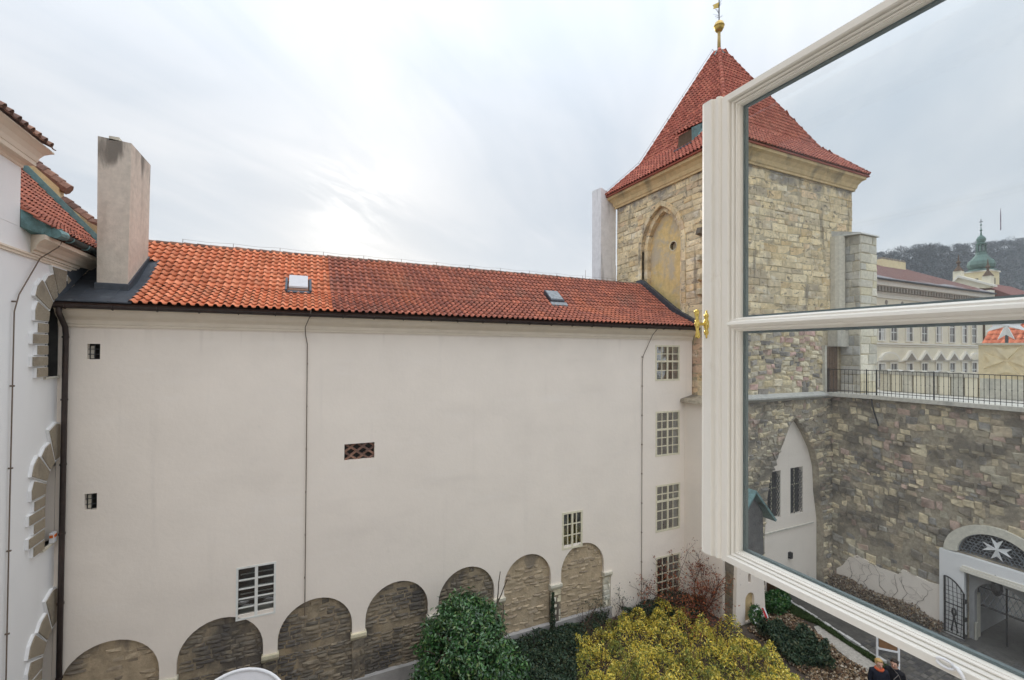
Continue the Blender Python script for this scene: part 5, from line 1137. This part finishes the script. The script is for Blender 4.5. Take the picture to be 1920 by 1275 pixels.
leaves('foliage', P2, .125, 'leaf_laurel', eb, None, up=.3, aspect=.42, nrm=SD[own], droop=.2)
m = MB(); m.tube([(4.45, 12.3, G), (4.4, 12.3, -8.6), (4.3, 12.3, -7.4)], .09, 8, r1=.03); m.build('trunk', 'bark', eb)
for k in range(9):
    m = MB(); branches(m, (4.45, 12.3, G+.2+k*.22), (math.cos(k*2.4), math.sin(k*2.4), .7), 1.1, .035, 1, n=5); m.build('branch', 'bark', eb)
# bare red twig shrub
ts = base('bare_shrub', (13.9, 12.75, G), 'leafless reddish twiggy shrub below the lowest window', 'bush')
ends = []
for k in range(11):
    m = MB(); t = random.uniform(0, 6.3); ends += branches(m, (13.75+.1*math.cos(t), 12.75+.1*math.sin(t), G), (.85*math.cos(t)-.18, .6*math.sin(t)-.15, 1.1), 1.15, .021, 3, .62, 5); m.build('branch', 'twig', ts)
E_ = np.array([tuple(e) for e in ends]); P = np.repeat(E_, 10, 0)+rng.normal(0, .09, (len(E_)*10, 3)); P = P[(P[:, 2] < -8.1) | (rng.uniform(0, 1, len(P)) < .35)]; P = P[rng.permutation(len(P))[:1900]]
Pl = np.concatenate([P, np.stack([rng.normal(13.9, .45, 1500), rng.normal(12.6, .35, 1500), G+.3+np.abs(rng.normal(0, .6, 1500))], 1)])
leaves('foliage', Pl, .075, 'leaf_red', ts, None, up=.2, aspect=.5)
# slim dark plant against the stonework, saplings, white posts
sl_ = base('slim_conifer', (8.05, 13.75, G), 'slim dark upright plant growing against the stone arches', 'plant')
m = MB(); m.tube([(8.05, 13.75, G), (8.07, 13.76, -8.55)], .025, 5, r1=.008); m.build('stem', 'bark', sl_)
z = rng.uniform(0, 1, 900); t = rng.uniform(0, 6.3, 900); r = .13*(1-z*.7)*(.5+.5*np.abs(np.sin(z*14)))
leaves('foliage', np.stack([8.06+r*np.cos(t), 13.76+r*np.sin(t)*.6, G+.15+1.5*z], 1), .08, 'leaf_ivy', sl_, None, up=.4)
for i, (x, y) in enumerate(((9.4, 13.75), (10.1, 13.8), (12.2, 13.8), (11.2, 13.8))):
    w = base('wall_seedling', (x, y, G), ('thin dark weed against the plinth, nearest the slim conifer', 'thin dark weed against the plinth where the stonework ends', 'thin dark weed at the foot of the right conductor cable', 'thin dark weed in front of the plain white wall')[i], 'plant', 'weeds along the plinth')
    m = MB(); e = []
    for k in range(4): e += branches(m, (x+rng.normal(0, .08), y, G), (rng.normal(0, .2), 0, 1), .7, .008, 1, .3, 4)
    m.build('stem', 'twig', w); E_ = np.array([tuple(p) for p in e]); leaves('foliage', np.repeat(E_, 9, 0)+rng.normal(0, .08, (len(E_)*9, 3)), .06, 'leaf_ivy', w)
sg = base('sapling', (14.95, 6.6, G), 'bare pale sapling in front of the two people', 'tree')
m = MB(); p0 = V((14.9, 6.55, -8.9))
m.tube([(14.95, 6.55, G), (14.93, 6.55, -9.3), (14.78, 6.72, -8.72), (14.62, 6.85, -8.48)], .014, 5, r1=.006); m.tube([(14.93, 6.55, -9.3), (15.02, 6.66, -8.75), (14.98, 6.8, -8.45)], .012, 5, r1=.005); m.tube([(14.78, 6.72, -8.72), (14.5, 6.7, -8.75), (14.25, 6.6, -8.9)], .007, 4, r1=.003)
m.build('stem', 'twig_grey', sg)
# white dish at the bottom edge
ds = base('round_white_dish', (-1.1, 11.6, G), 'large pale round dish with raised white rim, cut off by the bottom edge', 'dish')
q = MB(); dc = V((-1.22, 11.6, -8.2)); nd = V((.12, -.55, .83)).normalized(); ux = V((1, 0, 0)); ux = (ux-nd*ux.dot(nd)).normalized(); uy = nd.cross(ux); n = 40
def disc(m, prof):
    vs = [dc+(ux*math.cos(2*math.pi*k/n)+uy*math.sin(2*math.pi*k/n))*r+nd*h for r, h in prof for k in range(n)]
    return m.add(vs, [(i*n+k, i*n+(k+1) % n, (i+1)*n+(k+1) % n, (i+1)*n+k) for i in range(len(prof)-1) for k in range(n)])
disc(q, [(.02, -.16), (.4, -.14), (.8, -.08), (1.02, -.02)]).build('dish', 'dish_grey', ds, smooth=True, recalc=False)
q = MB(); disc(q, [(1.02, -.02), (1.02, .03), (1.07, .04), (1.09, .0), (1.05, -.05)]).build('rim', 'white_metal', ds, smooth=True)
q = MB(); q.tube([(-1.22, 11.6, G), (-1.22, 11.6, -8.45), tuple(dc-nd*.16)], .06, 8); q.build('post', 'white_metal', ds)

# ------------------------------------------------------------------ small buttress chapel with niche and wreath
bq = base('niche_buttress', (15.3, 11.9, G), 'stone buttress with a copper gable cap, whitewashed foot and round headed niche', 'buttress')
fB = fr((0, 11.6, 0), (1, 0, 0), (0, -1, 0))
q = MB(); frustum(q, 14.62, 16.05, 11.72, 12.25, G, -6.1); q.build('core', 'mortar', bq)
lay(bq, [((14.62, 0, 0), (0, -1, 0), (-1, 0, 0), courses(-12.2, -11.72, G, -6.2, (.4, .65), (.3, .5), None, .02, (.0, .05)), 'stone_arch')], 20)
ni = [(15.06, -10.05), (15.06, -9.25)]+[(a, z) for a, z in reversed(arcpts(15.31, -9.25, .25, .27, 0, 180, 10))][1:-1]+[(15.56, -9.25), (15.56, -10.05)]
wo = [(14.55, G-.05), (16.20, G-.05), (16.14, -9.3), (16.06, -8.2), (16.04, -7.7), (14.62, -7.7), (14.60, -8.5)]
plate('white_front', wo, [list(reversed(ni)), rect(15.22, 15.36, -8.62, -8.28)], .14, fB, 'plaster', bq)
plate('niche_back', rect(15.0, 15.62, G, -8.9), [], .02, fB, 'ochre_cornice', bq, -.10)
q = MB(); q.box(15.18, 15.40, 11.71, 11.74, -8.66, -8.24); q.build('slot_window', 'wood_brown', bq)
q = MB(); q.add([(14.66, 11.58, -7.7), (16.06, 11.58, -7.7), (16.06, 12.2, -7.7), (14.66, 12.2, -7.7), (14.70, 11.58, -6.1), (16.00, 11.58, -6.1), (16.0, 12.2, -6.1), (14.7, 12.2, -6.1)], BF); q.prism([(14.7, -6.1), (15.35, -5.35), (16.0, -6.1)], lambda x, z, y: (x, y, z), 11.58, 12.19)
q.build('upper_front', 'gate_grey', bq); bpy.data.objects['upper_front'].data.materials[0] = mk('dark_render', [(.13, .125, .12)], .95, 3, .3, [((.22, .20, .18), 1.5, .5, .7, (1.5, 1.5, .6), None, .6)], .5, 18)
q = MB(); q.prism([(14.30, -6.42), (15.33, -5.22), (16.42, -6.42), (16.47, -6.36), (15.34, -5.12), (14.26, -6.36)], lambda x, z, y: (x, y, z), 11.34, 12.19); q.build('gable_cap', 'copper', bq)
wr = base('memorial_wreath', (15.38, 11.42, G), 'green memorial wreath with a red and white ribbon leaning under the niche', 'wreath')
t = rng.uniform(0, 2*math.pi, 1500); rr_ = .24+rng.normal(0, .055, 1500); P = np.stack([15.36+rr_*np.cos(t), 11.38+.25*rr_*np.sin(t)+rng.normal(0, .04, 1500), -9.73+rr_*np.sin(t)*.98], 1); leaves('foliage', P, .09, 'leaf_laurel', wr)
leaves('blossom', np.stack([15.36+.24*np.cos(t[:40]), 11.32+.06*np.sin(t[:40]), -9.73+.24*np.sin(t[:40])], 1), .09, 'white', wr, aspect=.9)
for mt, dx_ in (('red', .0), ('white', .07)):
    q = MB(); q.add([(15.60+dx_, 11.34, -9.50), (15.69+dx_, 11.33, -9.50), (15.76+dx_*.8, 11.22, -9.80), (15.66+dx_*.8, 11.22, -9.82), (15.66+dx_*.3, 11.15, G+.03), (15.56+dx_*.3, 11.15, G+.03)], [(0,1,2,3),(3,2,4,5)]); q.build('ribbon', mt, wr, recalc=False)

# ------------------------------------------------------------------ people and notice board
def person(loc, face, H, coat, hair, label, scarf=None, seed=0):
    r = base('person', loc, label, 'person'); fx, fy = math.cos(face), math.sin(face); k = H/1.72
    def T(s, f, z): return V((loc[0]+(-fy*s+fx*f)*k, loc[1]+(fx*s+fy*f)*k, loc[2]+z*k))
    J = {'pel': (0, 0, .93, .155, .125), 'ab': (0, .01, 1.12, .15, .115), 'ch': (0, .0, 1.30, .185, .13), 'sh': (0, -.01, 1.42, .12, .09), 'nk': (0, .0, 1.50, .058, .058), 'hd0': (0, .02, 1.56, .07, .085), 'hd': (0, .025, 1.63, .082, .098), 'hd2': (0, .02, 1.695, .06, .075)}
    E2_ = [('pel', 'ab'), ('ab', 'ch'), ('ch', 'sh'), ('sh', 'nk'), ('nk', 'hd0'), ('hd0', 'hd'), ('hd', 'hd2')]
    for s, n in ((1, 'l'), (-1, 'r')):
        J.update({n+'s': (.175*s, -.01, 1.40, .075, .07), n+'e': (.235*s, .0, 1.13, .058, .055), n+'w': (.19*s, .14, .93, .045, .042), n+'h': (.17*s, .20, .88, .035, .04),
                  n+'hp': (.09*s, 0, .88, .105, .105), n+'k': (.10*s, .03, .49, .072, .072), n+'a': (.10*s, -.02, .09, .05, .05), n+'t': (.105*s, .13, .035, .045, .035)})
        E2_ += [('sh', n+'s'), (n+'s', n+'e'), (n+'e', n+'w'), (n+'w', n+'h'), ('pel', n+'hp'), (n+'hp', n+'k'), (n+'k', n+'a'), (n+'a', n+'t')]
    ks = list(J); me = bpy.data.meshes.new('person_body'); me.from_pydata([T(*J[q][:3]) for q in ks], [(ks.index(a), ks.index(c)) for a, c in E2_], []); me.update()
    o = bpy.data.objects.new('body', me); COL.objects.link(o); sk = o.modifiers.new('skin', 'SKIN'); sv = me.skin_vertices[0].data
    for i, q in enumerate(ks): sv[i].radius = (J[q][3]*k, J[q][4]*k); sv[i].use_root = q == 'pel'
    su = o.modifiers.new('sub', 'SUBSURF'); su.levels = su.render_levels = 2
    dg = bpy.context.evaluated_depsgraph_get(); dg.update(); m2 = bpy.data.meshes.new_from_object(o.evaluated_get(dg)); bpy.data.objects.remove(o)
    m2.materials.clear(); m2.materials.append(MT[coat]); m2.materials.append(MT['skin'])
    for p in m2.polygons:
        p.use_smooth = True; z = (p.center.z-loc[2])/k
        hd = abs((p.center.x-T(0, 0, 0).x)*-fy+(p.center.y-T(0, 0, 0).y)*fx)/k
        p.material_index = 1 if z > 1.505 or (z < .90 and z > .8 and hd > .14 and 0) else 0
    body = obj('body', m2, r)
    def ell(m, c, a, b_, h, z0=-1, back=None, n=14, rings=9):
        vs = []
        for i in range(rings+1):
            ph = -math.pi/2+math.pi*i/rings
            for j in range(n):
                t = 2*math.pi*j/n; s, f, z = a*math.cos(ph)*math.cos(t), b_*math.cos(ph)*math.sin(t), h*math.sin(ph)
                if back and f > back and z < h*.35: f = back; s *= .8
                w_ = 1+.05*math.sin(7*t+seed)+.04*math.sin(5*ph+3*t); vs.append(T(c[0]+s*w_, c[1]+f*w_, c[2]+z))
        return m.add(vs, [(i*n+j, i*n+(j+1) % n, (i+1)*n+(j+1) % n, (i+1)*n+j) for i in range(rings) for j in range(n)])
    ell(MB(), (0, -.005, 1.655), .098, .118, .098, back=.045).build('hair', hair, r, True)
    f_ = MB(); f_.tube([T(0, .108, 1.63), T(0, .135, 1.60), T(0, .118, 1.59)], .014*k, 6); f_.build('nose', 'skin', body)
    for s in (-1, 1):
        e = MB(); ell(e, (.032*s, .108, 1.635), .012, .008, .007, n=8, rings=5).build('eye', 'hair_dark', body)
        e = MB(); ell(e, (.088*s, .01, 1.615), .012, .022, .032, n=8, rings=5).build('ear', 'skin', body)
        for j in range(4):
            e = MB(); b0 = T(.17*s+(j-1.5)*.018, .205, .87); e.tube([b0, T(.17*s+(j-1.5)*.018, .225, .83), T(.165*s+(j-1.5)*.016, .215, .80+.006*abs(j-1.3))], .0085*k, 5, r1=.006); e.build('finger', 'skin', body)
        e = MB(); e.tube([T((.17-.035)*s, .20, .885), T((.17-.05)*s, .22, .855), T((.17-.045)*s, .232, .835)], .0095*k, 5); e.build('thumb', 'skin', body)
    e = MB(); e.tube([T(-.024, .11, 1.572), T(0, .117, 1.57), T(.024, .11, 1.572)], .006*k, 5); e.build('mouth', 'red', body)
    c = MB(); n = 20; prof = [(.11, .085, 1.47), (.19, .115, 1.41), (.205, .14, 1.28), (.185, .135, 1.1), (.20, .155, .95), (.225, .18, .80)]
    c.add([T(a*math.cos(2*math.pi*j/n)*(1+.02*math.sin(5*j+i)), b_*math.sin(2*math.pi*j/n)*(1+.03*math.sin(3*j+2*i)), z) for i, (a, b_, z) in enumerate(prof) for j in range(n)], [(i*n+j, i*n+(j+1) % n, (i+1)*n+(j+1) % n, (i+1)*n+j) for i in range(len(prof)-1) for j in range(n)]); c.build('coat', coat, r, True)
    cl = MB(); cl.tube([T(.085*math.cos(t), .08*math.sin(t)+.01, 1.475+.01*math.sin(3*t)) for t in np.linspace(0, 2*math.pi, 15)], .036*k if scarf else .026*k, 7); cl.build('scarf' if scarf else 'collar', scarf or coat, r, True)
    return r
p1 = pr((14.6, 7.0, -8.5))
person((14.52, 7.05, G), -2.3, 1.66, 'navy_coat', 'hair_blond', 'blond person in a dark coat and orange scarf near the notice board', 'scarf', 1)
person((14.93, 6.88, G), -2.9, 1.64, 'black_coat', 'hair_dark', 'dark haired person in a black coat standing beside the blond person', None, 4)
nb = base('notice_board', (16.8, 8.1, G), 'brown notice board on two white posts behind the people', 'sign')
for x, y in ((16.62, 8.12), (17.0, 7.72)):
    m = MB(); m.tube([(x, y, G), (x, y, -8.55)], .03, 8); m.build('post', 'white_metal', nb)
fn = fr((16.62, 8.12, 0), V((.38, -.40, 0)).normalized(), V((-.40, -.38, 0)).normalized())
q = MB(); q.add([fn(a, z, d) for z in (-9.28, -8.6) for a, d in ((.05, -.02), (.50, -.02), (.50, .02), (.05, .02))], BF); q.build('board', 'wood_board', nb)
q = MB(); q.add([fn(a, z, d) for z in (-9.34, -9.29) for a, d in ((.03, -.03), (.53, -.03), (.53, .03), (.03, .03))], BF); q.build('rail', 'white_metal', nb)

# ================================================================== OPEN SASH AND OUR OWN WINDOW WALL
SX = 1.10
sa = base('window_sash', (SX, .16, .07), 'open white window sash with two glass panes and a brass lever handle', 'window')
Ya, Yb, Za, Zb = .19, .884, -.560, .706; WY, WZ2 = .046, .036; WYh = .06
PFR = [(0, -.030), (0, -.022), (.05, -.022), (.09, -.017), (.16, -.016), (.17, -.020), (.21, -.020), (.24, -.012), (.34, -.009), (.355, -.013), (.40, -.013), (.43, -.003), (.50, 0), (.97, 0), (1., -.003), (1., -.050), (0, -.050)]
def rg(d): return [(Ya-d*WYh, Za-d*WZ2), (Yb+d*WY, Za-d*WZ2), (Yb+d*WY, Zb+d*WZ2), (Ya-d*WYh, Zb+d*WZ2)]
for k, nm in ((0, 'bottom_rail'), (1, 'meeting_stile'), (2, 'top_rail'), (3, 'hinge_stile')):
    nn = (k+1) % 4; vs = []
    for d, h in PFR: r_ = rg(d); vs += [(SX-h, *r_[k]), (SX-h, *r_[nn])]
    n = len(PFR); m = MB(); m.add(vs, [(2*i, 2*i+1, 2*((i+1) % n)+1, 2*((i+1) % n)) for i in range(n)]+[tuple(2*i for i in range(n)), tuple(2*i+1 for i in reversed(range(n)))])
    m.build({'hinge_stile': 'stile', 'meeting_stile': 'stile', 'top_rail': 'rail', 'bottom_rail': 'rail'}[nm], 'sash_paint', sa)
BP = [(0.0605, SX+.045), (.0605, SX+.022), (.066, SX+.012), (.070, SX+.012), (.073, SX+.004), (.079, SX-.001), (.086, SX+.001), (.090, SX+.010), (.094, SX+.010), (.099, SX+.022), (.099, SX+.045)]
q = MB(); q.prism(BP, lambda z, x, y: (x, y, z), Ya-.01, Yb+.024); q.build('glazing_bar', 'sash_paint', sa)
AP_ = [(SX+.03, .926), (SX-.003, .926), (SX-.009, .930), (SX-.010, .936), (SX-.004, .941), (SX-.006, .946), (SX-.014, .949), (SX-.015, .954), (SX-.015, .976), (SX-.012, .984), (SX+.02, .988), (SX+.03, .985)]
q = MB(); q.prism(AP_, lambda x, y, z: (x, y, z), Za-WZ2+.004, Zb+WZ2+.004); q.build('astragal', 'sash_paint', sa)
for z0, z1 in ((Za, .0605), (.099, Zb)):
    m = MB(); m.box(SX+.0335, SX+.0375, Ya-.01, Yb+.01, z0-.01, z1+.01); pn = m.build('pane', 'sash_glass', sa)
    m = MB()
    for a, c, zz0, zz1 in ((Ya, Yb, z0, z0+.006), (Ya, Yb, z1-.006, z1), (Yb-.009, Yb, z0+.006, z1-.006), (Ya, Ya+.009, z0+.006, z1-.006)): m.box(SX+.0378, SX+.048, a, c, zz0, zz1)
    m.build('spacer', 'spacer', pn)
mk('pane_mark', [(.30, .28, .33)], .8, 20, .1, (), 0)  # colour of the small dark spindle-shaped mark on the upper pane
m = MB(); m.lathe([(.0002, .222), (.0009, .225), (.0007, .228), (.0008, .245), (.0005, .256), (.0001, .263)], (SX+.0325, .36, 0), 8); m.build('pane_mark', 'pane_mark', sa)
# brass lever
hd = MB(); hx, hy, hz = SX-.015, .965, .083
def knob(m, c, prof, ax):
    ax = V(ax).normalized(); a = ax.orthogonal().normalized(); b_ = ax.cross(a); n = 10; vs = [V(c)+ax*t+(a*math.cos(2*math.pi*k/n)+b_*math.sin(2*math.pi*k/n))*r for t, r in prof for k in range(n)]
    return m.add(vs, [(i*n+k, i*n+(k+1) % n, (i+1)*n+(k+1) % n, (i+1)*n+k) for i in range(len(prof)-1) for k in range(n)]+[tuple(range(n-1, -1, -1)), tuple((len(prof)-1)*n+k for k in range(n))])
knob(hd, (hx, hy, hz), [(-.042, .001), (-.038, .0035), (-.034, .0025), (-.030, .0065), (-.024, .0085), (-.019, .006), (-.014, .0055), (-.008, .009), (.008, .009), (.014, .0055), (.019, .006), (.024, .0085), (.030, .0065), (.034, .0025), (.038, .0035), (.042, .001)], (0, 0, 1))
hb = hd.build('handle_plate', 'brass', sa, True)
hd = MB(); knob(hd, (hx, hy, hz), [(0, .007), (.012, .005), (.022, .0045), (.030, .0055), (.036, .007), (.042, .007), (.046, .003)], (-1, 0, 0)); hd.build('spindle', 'brass', hb, True)
hd = MB(); knob(hd, (hx-.038, hy, hz), [(-.043, .001), (-.042, .005), (-.038, .0075), (-.030, .0068), (-.020, .0045), (-.010, .0055), (0, .0085), (.010, .0055), (.018, .0042), (.028, .0068), (.037, .0078), (.042, .005), (.043, .001)], (0, .06, 1)); hd.build('lever', 'brass', hb, True)
hk = MB(); hk.tube([(SX-.004+.0, .425+.013*math.cos(t), -.578+.0075*math.sin(t)) for t in np.linspace(.2, 6.1, 15)], .0028, 6); hk.tube([(SX-.004, .413, -.576), (SX-.012, .405, -.572), (SX-.016, .398, -.577), (SX-.014, .392, -.592)], .0032, 6); hk.build('stay_hook', 'white_metal', sa, True)
hk = MB(); hk.tube([(SX+.02, .13, .45), (SX+.02, .13, .55)], .008, 8); hk.tube([(SX+.02, .13, -.45), (SX+.02, .13, -.35)], .008, 8); hk.build('hinge', 'brass', sa)
ow = MB()
for x0, x1, z0, z1 in ((-4, -1.0, G, 2.2), (SX+.07, 4, G, 2.2), (-1.0, SX+.07, G, -.66), (-1.0, SX+.07, .80, 2.2)): ow.box(x0, x1, -.40, .10, z0, z1)
own = ow.build('window_wall', 'plaster'); own['kind'] = 'structure'
